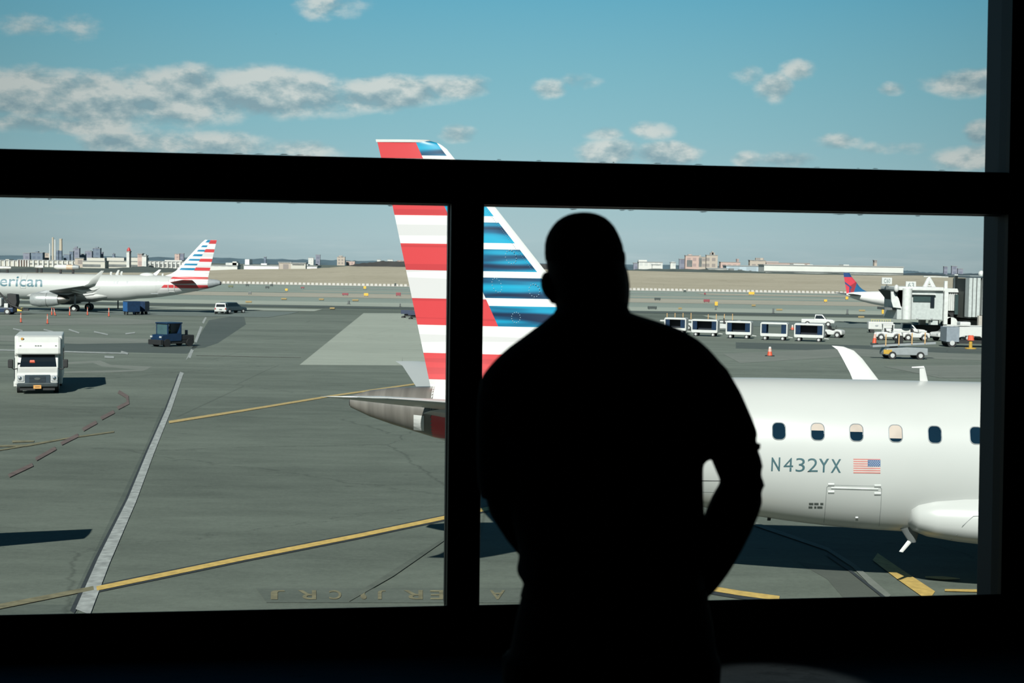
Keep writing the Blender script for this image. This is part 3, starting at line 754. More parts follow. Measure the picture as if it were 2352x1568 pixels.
# wing body fairing and wings
bm = BM(); rings = []
for s, zc, b, a in ((8.72, 1.86, .3, 1.28), (8.85, 1.85, .46, 1.42), (9.2, 1.84, .58, 1.56), (9.8, 1.83, .66, 1.66), (10.8, 1.8, .72, 1.74), (13, 1.75, .78, 1.78), (16, 1.75, .76, 1.74), (18, 1.8, .6, 1.6), (19, 1.85, .3, 1.3)):
    rings.append([(s, a*math.sin(2*math.pi*k/36), zc+b*math.copysign(abs(math.cos(2*math.pi*k/36))**.8, math.cos(2*math.pi*k/36))) for k in range(36)])
ob('belly_fairing', loft(bm, rings), E_SIL, jt, smooth=50)
for sg in (-1, 1):
    wt = 2.85
    secs = [((16.6, sg*1.2, 1.75), (11.0, sg*1.2, 1.65), (0, 0, 1), .75), ((14.9, sg*4.6, 2.1), (10.9, sg*4.6, 2.05), (0, 0, 1), .45),
            ((12.35, sg*11, 2.65), (10.45, sg*11, 2.63), (0, 0, 1), .2), ((11.65, sg*12.9, 2.85), (10.3, sg*12.9, 2.83), (0, 0, 1), .14)]
    wg = ob('wing', wing_bm(secs), LGREY, jt, smooth=60)
    wl_ = [((11.65, sg*12.9, 2.85), (10.3, sg*12.9, 2.83), (0, 0, 1), .14), ((11.45, sg*13.4, 2.98), (10.22, sg*13.4, 2.96), (0, -sg*.6, 1), .12),
           ((11.05, sg*13.75, 3.35), (10.15, sg*13.75, 3.33), (0, -sg*2, 1), .09), ((10.72, sg*13.95, 3.8), (9.98, sg*13.95, 3.8), (0, -sg, .2), .07),
           ((10.38, sg*14.1, 4.25), (9.75, sg*14.1, 4.25), (0, -sg, .15), .055), ((10.12, sg*14.18, 4.5), (9.6, sg*14.18, 4.52), (0, -sg, .15), .045),
           ((9.8, sg*14.22, 4.62), (9.42, sg*14.22, 4.64), (0, -sg, .15), .02)]
    ob('winglet', wing_bm(wl_), WHITE, jt, smooth=60)
    for tt in (4.4, 7.4):
        ob('flap_fairing', tube(BM(), [(13.5-tt*.2, sg*tt, 1.9+tt*.03), (12-tt*.1, sg*tt, 1.72+tt*.03), (10.6, sg*tt, 1.75+tt*.04), (9.9, sg*tt, 1.85+tt*.05)], [.05, .2, .16, .03], 10), LGREY, jt, smooth=50)
    # engine
    e = ob('engine_nacelle', tube(BM(), [(17.6, sg*4.6, 1.35), (17.4, sg*4.6, 1.35), (16, sg*4.6, 1.32), (14.6, sg*4.6, 1.32), (13.6, sg*4.6, 1.34)], [.68, .8, .86, .8, .6], 24), E_SIL, jt, smooth=50)
    ob('exhaust_cone', tube(BM(), [(13.7, sg*4.6, 1.34), (12.9, sg*4.6, 1.36)], [.45, .1], 16), STEEL, e, smooth=50)
    g = ob('landing_gear', tube(BM(), [(13.4, sg*2.9, 1.9), (13.4, sg*2.9, .5)], .1, 10), GREY, jt)
    for dx in (-.28, .28):
        ob('wheel', cyl(BM(), (13.4, sg*2.9+dx-.13, .5), (13.4, sg*2.9+dx+.13, .5), .5, 20), DARK, g, smooth=40)
g = ob('nose_gear', tube(BM(), [(25.2, 0, 1.5), (25.2, 0, .35)], .07, 10), GREY, jt)
for dx in (-.2, .2): ob('wheel', cyl(BM(), (25.2, dx-.1, .33), (25.2, dx+.1, .33), .33, 18), DARK, g, smooth=40)
# cabin windows
RIM = M('window_rim', (.3, .32, .33, 1), .3, .4); PANE = M('cabin_pane', (.004, .014, .026, 1), .06, var=.05); SHADE = M('beige_window_shade', (.34, .29, .25, 1), .7)
def rrect(hw, hh, r, k=5):
    pts = []
    for cx, cy, a0 in ((hw-r, hh-r, 0), (-hw+r, hh-r, 90), (-hw+r, -hh+r, 180), (hw-r, -hh+r, 270)):
        for i in range(k+1):
            a = math.radians(a0+90*i/k); pts.append((cx+r*math.cos(a), cy+r*math.sin(a)))
    return pts
def side_poly(pts, off, s0, z0, cut=None):
    bm = BM(); bm.faces.new([bm.verts.new((x, y, 0)) for x, y in pts])
    if cut is not None: bmesh.ops.bisect_plane(bm, geom=bm.verts[:]+bm.edges[:]+bm.faces[:], plane_co=(0, cut, 0), plane_no=(0, -1, 0), clear_outer=True)
    for k in range(1, 5): 
        ys = [p[1] for p in pts]; y = min(ys)+(max(ys)-min(ys))*k/5
        bmesh.ops.bisect_plane(bm, geom=bm.verts[:]+bm.edges[:]+bm.faces[:], plane_co=(0, y, 0), plane_no=(0, 1, 0))
    for v in bm.verts: v.co = eside(s0+v.co.x, z0+v.co.y, off)
    return bm
def cabin_window(s, z, shade=0.0):
    bm = BM(); o_ = rrect(.15, .185, .11); i_ = rrect(.132, .166, .095)
    A = [bm.verts.new(eside(s+x, z+y, .004)) for x, y in o_]; B = [bm.verts.new(eside(s+x, z+y, .012)) for x, y in i_]; C_ = [bm.verts.new(eside(s+x, z+y, -.03)) for x, y in i_]
    nn = len(A)
    for i in range(nn):
        j = (i+1) % nn; bm.faces.new((A[i], A[j], B[j], B[i])); bm.faces.new((B[i], B[j], C_[j], C_[i]))
    wf = ob('cabin_window', bm, RIM, jt)
    ob('pane', side_poly(i_, .005, s, z), PANE, wf)
    if shade:
        ob('window_shade', side_poly(i_, .0085, s, z, .166-.332*shade), SHADE, wf)
    return wf
ws = [Js(x, y) for x, y in ((1789,990),(1878,991.5),(1967,993.5),(2057,995.5),(2147,998),(2243,1000))]
for (s, z), sh in zip(ws, (0, .42, .45, .8, 0, 0)): cabin_window(s, z, sh)
for i in range(1, 15): cabin_window(ws[-1][0]+.86*i, ws[-1][1], (.0, .5)[i % 3 == 0])
for x in (1700, 1612): s, z = Js(x, 988); cabin_window(s, z)
# registration, flag, door outlines
TEAL = M('slate_teal_lettering', (.035, .085, .1, 1), .5)
def side_text(txt, xa, ya, xb, yb, name='lettering', mat=None, par=None, off=.008, bold=0.0, spread=None):
    b = text_bm(txt, 1.0, cuts=7, bold=bold)
    xs = [v.co.x for v in b.verts]; ys = [v.co.y for v in b.verts]; x0, x1, y0, y1 = min(xs), max(xs), min(ys), max(ys)
    s0, z0 = Js(xa, yb); s1, z1 = Js(xb, yb); _, z2 = Js(xa, ya)
    for v in b.verts:
        fx = (v.co.x-x0)/(x1-x0); fy = (v.co.y-y0)/(y1-y0)
        v.co = eside(s0+(s1-s0)*fx, z0+(z1-z0)*fx+(z2-z0)*fy, off)
    return ob(name, b, mat or TEAL, jt)
for ch, xa, xb, dy in (('N',1771,1791,0),('4',1799,1821,1),('3',1827,1848,1.5),('2',1854,1878,2),('Y',1880,1903,3),('X',1908,1931,4)):
    side_text(ch, xa, 1050+dy, xb, 1081+dy, 'registration_lettering', bold=(-.006 if ch in '432' else .012))
def side_rect(x0, y0, x1, y1, mat, name, par, off=.008, slant=.013):
    b = BM(); rows = []
    for k in range(5):
        y = y0+(y1-y0)*k/4
        sa, za = Js(x0, y); sb, zb__ = Js(x1, y+(x1-x0)*slant); rows.append((b.verts.new(eside(sa, za, off)), b.verts.new(eside(sb, zb__, off))))
    for a, c in zip(rows, rows[1:]): b.faces.new((a[0], a[1], c[1], c[0]))
    return ob(name, b, mat, par)
FR = M('pale_flag_red', (.42, .16, .14, 1), .5); FW = M('flag_white', (.45, .42, .4, 1), .5); FB = M('flag_blue', (.05, .1, .2, 1), .5)
flag = side_rect(1960, 1053, 2022, 1086, FW, 'flag', jt, .006)
for k in range(7):
    y = 1053+33*(2*k)/13
    side_rect(1960, y, 2022, y+33/13, FR, 'flag_stripe', flag, .009)
can = side_rect(1993, 1055.4, 2022, 1071, FB, 'flag_canton', flag, .012, .01)
b = BM()
for r_ in range(5):
    for c_ in range(6-(r_ % 2)):
        s, z = Js(1996+c_*4.7+(r_ % 2)*2.3, 1058.2+r_*2.9); p = eside(s, z, .014); ball(b, p, .008, .003, .008, 6)
ob('flag_stars', b, FW, flag)
PL = M('panel_line', (.2, .22, .215, 1), .5); PL2 = M('raised_panel', (.4, .42, .41, 1), .35)
def side_line(pts, r=.008, mat=None, name='panel_line', sub=6, off=.0, par=None):
    P = []
    for a, b_ in zip(pts, pts[1:]):
        for i in range(sub):
            x = a[0]+(b_[0]-a[0])*i/sub; y = a[1]+(b_[1]-a[1])*i/sub; s, z = Js(x, y); P.append(eside(s, z, off))
    s, z = Js(*pts[-1]); P.append(eside(s, z, off))
    return ob(name, tube(BM(), P, r, 5), mat or PL, par or jt, smooth=60)
side_line([(1892,1206),(1896,1160),(1899,1118),(1905,1113),(2018,1116),(2025,1122),(2023,1165),(2019,1208)], .006, name='cargo_door_outline')
side_line([(1909,1120),(2017,1123)], .022, PL2, 'door_hinge'); side_line([(1902,1112),(1916,1112)], .03, PL2, 'door_hinge'); side_line([(2008,1115),(2023,1115)], .03, PL2, 'door_hinge')
side_line([(1902,1129),(1916,1129)], .03, PL2, 'door_hinge'); side_line([(2008,1133),(2023,1133)], .03, PL2, 'door_hinge')
side_line([(1965,1188),(1971,1188)], .02, LAMP, 'door_latch')
side_line([(1560,1128),(1640,1129)], .005); side_line([(1560,1103),(1660,1104)], .007, DARK)
NOTE = M('small_dark_print', (.05, .06, .055, 1), .6)
for x0, x1, y in ((1858,1868,1156),(1870,1880,1156),(1884,1891,1156),(1857,1866,1164),(1870,1875,1164),(1877,1889,1164)):
    side_rect(x0, y-2, x1, y+2, NOTE, 'printed_notice', jt)
def fair_line(px):
    return px
bm = BM(); P = [(9.72, -1.735, 1.05+.03), (9.76, -1.775, 1.4), (9.85, -1.79, 1.9), (9.9, -1.72, 2.3)]
side_rect(950, 952, 974, 986, WHITE, 'seal_patch', jt, .012, .1)
# antennas
def blade(le0, te0, le1, te1, y, th, mat, name='antenna'):
    bm = wing_bm([((le0[0], y, le0[1]), (te0[0], y, te0[1]), (0, 1, 0), th), ((le1[0], y, le1[1]), (te1[0], y, te1[1]), (0, 1, 0), th*.6)])
    return ob(name, bm, mat, jt, smooth=60)
a_ = [J(x, y) for x, y in ((2133,876),(2113,874),(2124,843),(2112,843))]
blade((a_[0][0], 4.6), (a_[1][0], 4.6), a_[2], a_[3], 0, .05, WHITE)
q0 = J(2122, 843); q1 = J(2094, 843.5)
ob('antenna', tube(BM(), [(q0[0], 0, q0[1]), (q1[0], 0, q1[1])], [.03, .015], 8), WHITE, jt)
a_ = [J(x, y, -.6) for x, y in ((2099,1240),(2085,1240),(2074,1268),(2065,1266))]
ob('antenna', wing_bm([((a_[0][0], -.6, a_[0][1]), (a_[1][0], -.6, a_[1][1]), (0, 1, 0), .05), ((a_[2][0], -.6, a_[2][1]), (a_[3][0], -.6, a_[3][1]), (0, 1, 0), .03)]), WHITE, jt)
a_ = [J(x, y, -.4) for x, y in ((2110,1214),(2058,1214),(2099,1241),(2083,1241))]
ob('antenna_base', wing_bm([((a_[0][0], -.6, a_[0][1]+.12), (a_[1][0], -.6, a_[1][1]+.12), (0, 1, 0), .3), ((a_[2][0], -.6, a_[2][1]), (a_[3][0], -.6, a_[3][1]), (0, 1, 0), .08)]), GREY, jt, smooth=60)
a_ = [J(x, y, -.3) for x, y in ((1773,1184),(1764,1184),(1770,1195),(1762,1195))]
ob('antenna', wing_bm([((a_[0][0], -.3, a_[0][1]+.1), (a_[1][0], -.3, a_[1][1]+.1), (0, 1, 0), .05), ((a_[2][0], -.3, a_[2][1]), (a_[3][0], -.3, a_[3][1]), (0, 1, 0), .04)]), DARK, jt)
ob('antenna', ball(BM(), (J(1630,787)[0], .6, J(1630,787)[1]-.02), .14, .05, .1, 12), WHITE, jt) if False else None
# panel on the fairing
def fair(s, z):
    zc = 1.83; b_ = .66+(s-9.8)*.04; a = 1.66+(s-9.8)*.08; q = max(0., 1-(abs((z-zc)/b_))**(2.2))
    return (s, -a*math.sqrt(q)-.012, z)
ob('fairing_panel_line', tube(BM(), [fair(9.6, 1.3), fair(9.62, 1.5), fair(9.7, 1.75), fair(9.9, 1.95), fair(10.4, 2.0)], .007, 5), PL, jt)
# the neighbouring jet standing just outside the picture on the left: only its wing shadow reaches the view
nb = copy_tree(jt)
nb['label'] = 'second silver regional jet at the next gate, out of sight to the left'
for ch in list(nb.children):
    if ch.name.startswith('winglet'): bpy.data.objects.remove(ch)
wt_ = Vector((-11.95, 32.6, 0)); ang = math.radians(-83)
off = Matrix.Rotation(ang, 3, 'Z') @ Vector((10.3, 12.9, 0))
nb.rotation_euler = (0, 0, ang); nb.location = wt_-off
# --- narrow-body jet in the left background
AY, AZ = 228.0, -1.63
def A(x, y, Y=AY): p = PY(x, y, Y); return p.x, p.z-AZ
def As(x, y): return A(x, y, AY-1.95)
at = thing('airliner', 'long silver twin-engine airliner with a striped tail parked across the apron at the left', 'aircraft', (0, AY, AZ))
rows = []
for x, yt, yb, a in ((506,645,654,.32),(500,642.5,656,.5),(490,641,659.5,.75),(470,639.5,664,1.1),(450,637.5,668.5,1.35),(425,635.5,673,1.6),(400,634,677.5,1.78),(375,632.6,681,1.9),(345,631.6,684,1.97),(320,631,685.3,1.98)):
    s, zt = A(x, yt); _, zb__ = A(x, yb); rows.append((s, zt, zb__, a))
z_t, z_b = 5.93, 1.8
for s in (-62.5, -68, -75, -82, -86.5): rows.append((s, z_t, z_b, 1.98))
rows += [(-88.5, 5.7, 1.85, 1.8), (-90, 5.1, 2.0, 1.35), (-91, 4.3, 2.35, .8), (-91.4, 3.4, 2.9, .2)]
rows = sorted(rows); ast = smooth_tab(rows, 1.2)
def aside(s, z, off=.02):
    zt, zb__, a = lerp(s, ast); zc = (zt+zb__)/2; b = (zt-zb__)/2; q = max(0., 1-((z-zc)/b)**2); return Vector((s, -a*math.sqrt(q)-off, z))
az = lambda y, x=480: A(x, y)[1]
ared = [(az(b_), az(a)) for a, b_ in ((551,560),(572.5,580),(594.5,602),(615,622),(636.5,642),(655,662.5))]
ablu = [(az(b_), az(a)) for a, b_ in ((551,557),(563.5,568),(574,578.5),(584.5,589),(595,599.5),(606,610.5),(616.5,621.5))]
dd0 = A(484,551); dd1 = A(446,622); ll0 = A(477,551); ll1 = A(412,620); be0 = A(401,634); be1 = A(373,664)
A_FIN = livery('airliner_tail_paint', ared, ablu, (dd0[0], dd0[1], dd1[0], dd1[1]), (ll0[0], ll0[1], ll1[0], ll1[1]), SILV, (1., 14.), flip=-1, plain=True)
A_REAR = livery('airliner_rear_paint', ared, ablu, (dd0[0], dd0[1], dd1[0], dd1[1]), (ll0[0], ll0[1], ll1[0], ll1[1]), SILV, (1., 14.), belly=(be0[0], be0[1], be1[0], be1[1]), flip=-1)
s1 = A(480, 640)[0]; s2 = A(365, 640)[0]
def afus(name, a, b, mat):
    r = [(a,)+lerp(a, ast)]+[q for q in ast if a+.1 < q[0] < b-.1]+[(b,)+lerp(b, ast)]
    return ob(name, loft(BM(), [fus_ring(*q) for q in r]), mat, at, smooth=50)
afus('fuselage', ast[0][0], s2, E_SIL); afus('rear_fuselage', s2-.02, s1, A_REAR); afus('tail_cone', s1-.02, ast[-1][0], LGREY)
ob('exhaust', tube(BM(), [(ast[-1][0]-.1, 0, 4.82), (ast[-1][0]+.12, 0, 4.82)], [.3, .24], 14), DARK, at)
lea = [A(x, y) for x, y in ((471,550.5),(467,553),(430,593),(404,622),(392,629),(372,634))]; tea = [A(x, y) for x, y in ((498,551),(476,646))]
zt_ = lea[0][1]
ob('fin', fin_bm(lea, tea, lambda z: .08+.22*(zt_-z)/6, [zt_-.5*i for i in range(13)]+[5.6]), A_FIN, at, smooth=50)
for sg in (-1, 1):
    ob('stabilizer', wing_bm([((-55.2, sg*.8, 4.75), (-50.6, sg*.8, 4.75), (0, 0, 1), .4), ((-51.6, sg*5.9, 5.35), (-50.0, sg*6.1, 5.35), (0, 0, 1), .12)]), REDM if sg < 0 else LGREY, at, smooth=60)
    # wing: root leading edge near s=-75, sharklet at the tip
    tipx = -61.6
    ob('wing', wing_bm([((-76.5, sg*1.7, 2.6), (-68.2, sg*1.7, 2.5), (0, 0, 1), .9), ((-72.0, sg*6.3, 3.3), (-67.3, sg*6.3, 3.25), (0, 0, 1), .55), ((-64.1, sg*15.6, 4.35), (-62.4, sg*15.6, 4.35), (0, 0, 1), .2)]), M('wing_dark_grey', (.07, .08, .078, 1), .6), at, smooth=60)
    ob('winglet', wing_bm([((-64.1, sg*15.6, 4.35), (-62.4, sg*15.6, 4.35), (0, 0, 1), .2), ((-63.2, sg*16.4, 4.75), (-61.9, sg*16.4, 4.75), (0, -sg*1.5, 1), .15), ((-62.3, sg*16.8, 5.7), (-61.3, sg*16.8, 5.7), (0, -sg, .1), .1), ((-61.0, sg*17.1, 6.7), (-60.6, sg*17.1, 6.7), (0, -sg, .1), .04)]), WHITE, at, smooth=60)
    en = ob('engine_nacelle', tube(BM(), [(-75.2, sg*5.75, 1.95), (-75.0, sg*5.75, 1.95), (-74.0, sg*5.75, 1.93), (-72, sg*5.75, 1.95), (-70.9, sg*5.75, 1.98)], [.85, .98, 1.12, 1.05, .86], 28), M('nacelle_silver', (.3, .32, .32, 1), .3, .3), at, smooth=50)
    ob('exhaust_nozzle', tube(BM(), [(-71.0, sg*5.75, 1.98), (-70, sg*5.75, 2.0), (-69.2, sg*5.75, 2.05)], [.7, .6, .2], 20), STEEL, en, smooth=50)
    ob('pylon', wing_bm([((-75, sg*5.75, 2.9), (-69.5, sg*5.75, 2.7), (0, 1, 0), .35), ((-73.2, sg*5.75, 3.35), (-68, sg*5.75, 3.2), (0, 1, 0), .3)]), LGREY, at, smooth=60)
    ob('nacelle_band', tube(BM(), [(-72.7, sg*5.75, 1.93), (-72.62, sg*5.75, 1.93)], [1.1, 1.1], 28), GREY, en)
    for tt, sx in ((3.5, -66.5), (8.2, -65.2), (11.6, -63.8)):
        ob('flap_fairing', tube(BM(), [(sx-3.2, sg*tt, 2.5+tt*.11), (sx-1.5, sg*tt, 2.3+tt*.11), (sx+.2, sg*tt, 2.5+tt*.11), (sx+1.0, sg*tt, 2.75+tt*.11)], [.06, .3, .24, .03], 10), WHITE2, at, smooth=50)
    lg = ob('landing_gear', tube(BM(), [(-69, sg*3.8, 2.8), (-69, sg*3.8, .6)], .16, 10), LGREY, at)
    for dx in (-.45, .45):
        wh = ob('wheel', cyl(BM(), (-69, sg*3.8+dx-.2, .58), (-69, sg*3.8+dx+.2, .58), .58, 22), DARK, lg, smooth=40)
        ob('hub', cyl(BM(), (-69, sg*3.8+dx-.23, .58), (-69, sg*3.8+dx+.23, .58), .28, 16), WHITE2, wh, smooth=40)
ob('belly_fairing', loft(BM(), [[(s, a*math.sin(2*math.pi*k/28), zc+b*math.cos(2*math.pi*k/28)) for k in range(28)] for s, zc, b, a in ((-78, 2.5, .4, 1.2), (-76, 2.45, .8, 1.9), (-72, 2.4, .9, 2.15), (-67, 2.4, .88, 2.1), (-64.5, 2.6, .55, 1.5), (-63.5, 2.7, .2, .8))]), WHITE2, at, smooth=50)
g = ob('nose_gear', tube(BM(), [(-86.3, 0, 2.0), (-86.3, 0, .4)], .1, 8), GREY, at)
for dx in (-.25, .25): ob('wheel', cyl(BM(), (-86.3, dx-.12, .4), (-86.3, dx+.12, .4), .4, 16), DARK, g)
q = text_bm('American', 1.0, cuts=8, bold=.012)
xs = [v.co.x for v in q.verts]; x1 = max(xs); x0 = min(xs)
zb0 = As(96, 658)[1]; xh = As(96, 640.5)[1]-zb0; sc = xh/.51
for v in q.verts:
    s = As(97, 650)[0]-(x1-v.co.x)*sc*1.2; v.co = aside(s, zb0+v.co.y*sc, .02)
ob('airline_lettering', q, M('teal_lettering', (.03, .1, .13, 1), .5), at)
wm = M('small_cabin_window', (.05, .07, .09, 1), .3)
for x in (107,115,140,148.5,157,165,189,237,245,253,262,269,292,315,323,340,363):
    s, z = As(x, 649.2); b = BM(); pts = [aside(s+dx, z+dz, .02) for dx, dz in ((-.15,-.24),(.15,-.24),(.15,.24),(-.15,.24))]; poly(b, pts); ob('cabin_window', b, wm, at)
def aoutline(x0, y0, x1, y1, mat, r=.05):
    pts = []
    for x, y in ((x0,y0),(x1,y0),(x1,y1),(x0,y1),(x0,y0)): pts.append((x, y))
    P = []
    for a, b_ in zip(pts, pts[1:]):
        for i in range(6): s, z = As(a[0]+(b_[0]-a[0])*i/6, a[1]+(b_[1]-a[1])*i/6); P.append(aside(s, z, .01))
    P.append(P[0]); ob('door_outline', tube(BM(), P, r, 4), mat, at)
aoutline(46.5, 632, 59, 661.5, WHITE); aoutline(385.5, 641, 399, 670, WHITE, .06)
for x0, x1, yt, sl in ((252,257.5,624,1),(264,275,620,4),(276,282,623,2),(371,376,628,1)):
    s0, z0 = A(x0, 632); s_1, _ = A(x1-sl, 632); st, zt2 = A(x1, yt)
    ob('antenna', wing_bm([((s0, 0, 5.85), (s_1, 0, 5.85), (0, 1, 0), .12), ((st-.3, 0, zt2), (st, 0, zt2), (0, 1, 0), .06)]), WHITE, at)
s0, z0 = A(338, 630); ob('radome', ball(BM(), (s0, 0, 5.85), 1.25, .6, .5, 20), WHITE, at, smooth=80)
s0, z0 = A(362, 660); ob('small_print', box(BM(), s0-.6, s0+.6, -1.93, -1.9, 3.0, 3.12), LGREY, at)
# --- jet with the red and blue tail behind the jet bridge
DY = 225.0
def D_(x, y): p = PY(x, y, DY); return p.x, p.z+1.63
dt_ = thing('small_airliner', 'white airliner with a dark blue and red tail, half hidden by the jet bridge', 'aircraft', (0, DY, -1.63))
rows = []
for x, yt, yb, a in ((1944,674,678,.15),(1950,672,681,.4),(1960,670.5,685.5,.7),(1980,669.5,692,1.05),(2000,669,697,1.3),(2025,668.5,702,1.5),(2050,668.5,705,1.55),(2090,669,706,1.55),(2200,671,708,1.55),(2330,673,710,1.55)):
    s, zt = D_(x, yt); _, zb__ = D_(x, yb); rows.append((s, zt, zb__, a))
rows += [(rows[-1][0]+2, rows[-1][1]-.3, rows[-1][2]+.2, 1.2), (rows[-1][0]+3.2, rows[-1][1]-1.1, rows[-1][2]+.8, .4)]
ob('fuselage', loft(BM(), [fus_ring(*r) for r in smooth_tab(rows, 1)]), M('bright_white_gloss', (.55, .55, .54, 1), .3, var=.03), dt_, smooth=50)
m, k, b = newmat('red_blue_tail_paint'); x, y, z = k.sep(k.coords())
zt1 = D_(1940, 636)[1]; s_a = D_(1938, 647); s_b = D_(1956, 660); s_c = D_(1968, 647); s_d = D_(1961, 670)
def ln(p, q): mm = (q[0]-p[0])/(q[1]-p[1]); return k.m('SUBTRACT', x, k.m('ADD', k.m('MULTIPLY', k.m('SUBTRACT', z, p[1]), mm), p[0]))
bl = (.012, .04, .13, 1)
c = k.mix(k.m('GREATER_THAN', ln(s_c, s_d), 0.0), (.42, .03, .05, 1), (.01, .075, .17, 1))
isd = k.m('MULTIPLY', k.m('GREATER_THAN', ln(D_(1951, 655), D_(1954, 672)), 0.0), k.m('LESS_THAN', ln(s_c, s_d), 0.0))
isd = k.m('MULTIPLY', isd, k.m('GREATER_THAN', ln(D_(1950, 655), D_(1968, 647)), -9.0))
low_ = k.m('LESS_THAN', k.m('SUBTRACT', z, k.m('MULTIPLY', k.m('SUBTRACT', x, D_(1951, 657)[0]), .7)), D_(1951, 657)[1])
c = k.mix(k.m('MULTIPLY', isd, low_), c, (.2, .02, .03, 1))
band = k.m('MULTIPLY', k.m('LESS_THAN', k.m('ABSOLUTE', k.m('ADD', k.m('SUBTRACT', z, s_a[1]), k.m('MULTIPLY', k.m('SUBTRACT', x, s_a[0]), .75))), .14), k.m('LESS_THAN', x, s_b[0]))
c = k.mix(band, c, bl)
band2 = k.m('MULTIPLY', k.m('LESS_THAN', k.m('ABSOLUTE', k.m('SUBTRACT', x, D_(1952, 660)[0])), .1), k.m('LESS_THAN', z, D_(1951, 657)[1]))
c = k.mix(band2, c, bl)
c = k.mix(k.m('GREATER_THAN', z, zt1), c, bl); k.l.new(c, b.inputs['Base Color']); b.inputs['Roughness'].default_value = .35
led = [D_(x_, y_) for x_, y_ in ((1951,626.5),(1955,634),(1966,647),(1974,658),(1984,667),(2002,671))]; ted = [D_(x_, y_) for x_, y_ in ((1937,626.5),(1944.5,673))]
ob('fin', fin_bm(led, ted, lambda z: .16, [led[0][1]-.28*i for i in range(12)]+[D_(1950, 676)[1]]), m, dt_, smooth=50)
for sg in (-1, 1):
    s0, z0 = D_(1956, 678)
    ob('stabilizer', wing_bm([((s0+1.6, sg*.5, z0), (s0-.4, sg*.5, z0), (0, 0, 1), .25), ((s0-.8, sg*4.5, z0+.3), (s0-1.8, sg*4.6, z0+.3), (0, 0, 1), .08)]), GREY, dt_, smooth=60)
    s0 = D_(2160, 690)[0]
    ob('wing', wing_bm([((s0+2.5, sg*1.3, 1.6), (s0-2, sg*1.3, 1.6), (0, 0, 1), .5), ((s0-.8, sg*11, 2.3), (s0-2, sg*11, 2.3), (0, 0, 1), .15)]), LGREY, dt_, smooth=60)
    gg = ob('landing_gear', tube(BM(), [(s0, sg*2, 1.7), (s0, sg*2, .4)], .1, 8), GREY, dt_)
    ob('wheel', cyl(BM(), (s0, sg*2-.3, .45), (s0, sg*2+.3, .45), .45, 14), DARK, gg)
# ---------------------------------------------------------------- ground vehicles
HUB = M('pale_hub', (.38, .39, .39, 1), .4)
def wheel(par, x, y, r=.35, w=.22, hub=HUB, z=None):
    z = r if z is None else z
    o = ob('wheel', cyl(BM(), (x, y-w/2, z), (x, y+w/2, z), r, 20), DARK, par, smooth=40)
    sg = 1 if y > 0 else -1
    if hub: ob('hub', cyl(BM(), (x, y+sg*(w/2-.02), z), (x, y+sg*(w/2+.02), z), r*.55, 14), hub, o, smooth=40)
    return o
def heading(p, toward):   # rotation so that local +x points from p to toward
    d = toward-p; return math.atan2(d.y, d.x)
# shuttle bus, front towards the window
bp = G(86, 905); brz = heading(bp, Vector((0, 0, 0)))-math.radians(2)
bus = thing('shuttle_bus', 'white shuttle bus with overhanging cab driving towards the window at the left', 'bus', bp, brz)
BW = M('bus_white', (.46, .47, .45, 1), .35, var=.03)
prof = [(-6.8,.5),(-6.8,2.75),(-6.6,2.9),(-1.95,2.92),(-1.75,2.88),(-1.75,1.9),(-1.85,1.85),(-1.85,.35),(-2.6,.35),(-2.6,.5)]
ob('coach_body', prism(BM(), prof, -1.19, 1.19), BW, bus, bevel=.08)
cap = [(-2.0,1.97),(-2.0,2.9),(-1.55,2.86),(-1.2,2.6),(-1.05,2.3),(-1.05,2.02),(-1.12,1.97)]
b = BM(); rings = []
for y, k_ in ((-1.12,.93),(-1.0,1),(1.0,1),(1.12,.93)):
    rings.append([(-2.0+(p[0]+2.0)*k_, y, 1.97+(p[1]-1.97)*(k_ if p[1] > 2 else 1)) for p in cap])
ob('roof_cap', loft(b, rings), BW, bus, bevel=.04)
ob('cab', prism(BM(), [(-1.95,.5),(-1.95,1.97),(-1.5,1.97),(-.98,1.3),(-.75,1.24),(-.15,1.1),(-.04,1.0),(-.04,.55),(-.9,.5)], -1.0, 1.0), BW, bus, bevel=.05)
wsd = ob('windshield', hexa(BM(), [(-1.5,-.8,1.9),(-1.03,-.88,1.31),(-1.03,.88,1.31),(-1.5,.8,1.9),(-1.44,-.82,1.94),(-.97,-.9,1.35),(-.97,.9,1.35),(-1.44,.82,1.94)]), BLACKG, bus)
ob('dash_vest', box(BM(), -1.1, -.93, -.42, -.1, 1.55, 1.66), ORANGE, bus) if False else ob('orange_vest', hexa(BM(), [(-1.16,-.42,1.6),(-1.13,-.42,1.52),(-1.13,-.15,1.52),(-1.16,-.15,1.6),(-1.12,-.4,1.68),(-1.09,-.42,1.6),(-1.09,-.17,1.6),(-1.12,-.19,1.68)]), ORANGE, bus)
gr = ob('grille', box(BM(), -.1, .02, -.62, .62, .58, 1.0), M('dark_chrome', (.09, .12, .15, 1), .25, .7), bus, bevel=.02)
ob('grille_opening', box(BM(), .0, .035, -.4, .4, .62, .92), M('dark_grille', (.012, .018, .024, 1), .4), gr)
for z in (.68, .77, .86): ob('grille_bar', box(BM(), .0, .045, -.4, .4, z-.014, z+.014), M('dark_chrome', (0,0,0,1)), gr)
em = tube(BM(), [(.03, 0, .8), (.06, 0, .8)], [(.15, .065), (.15, .065)], 20); ob('emblem', em, CHROME, gr)
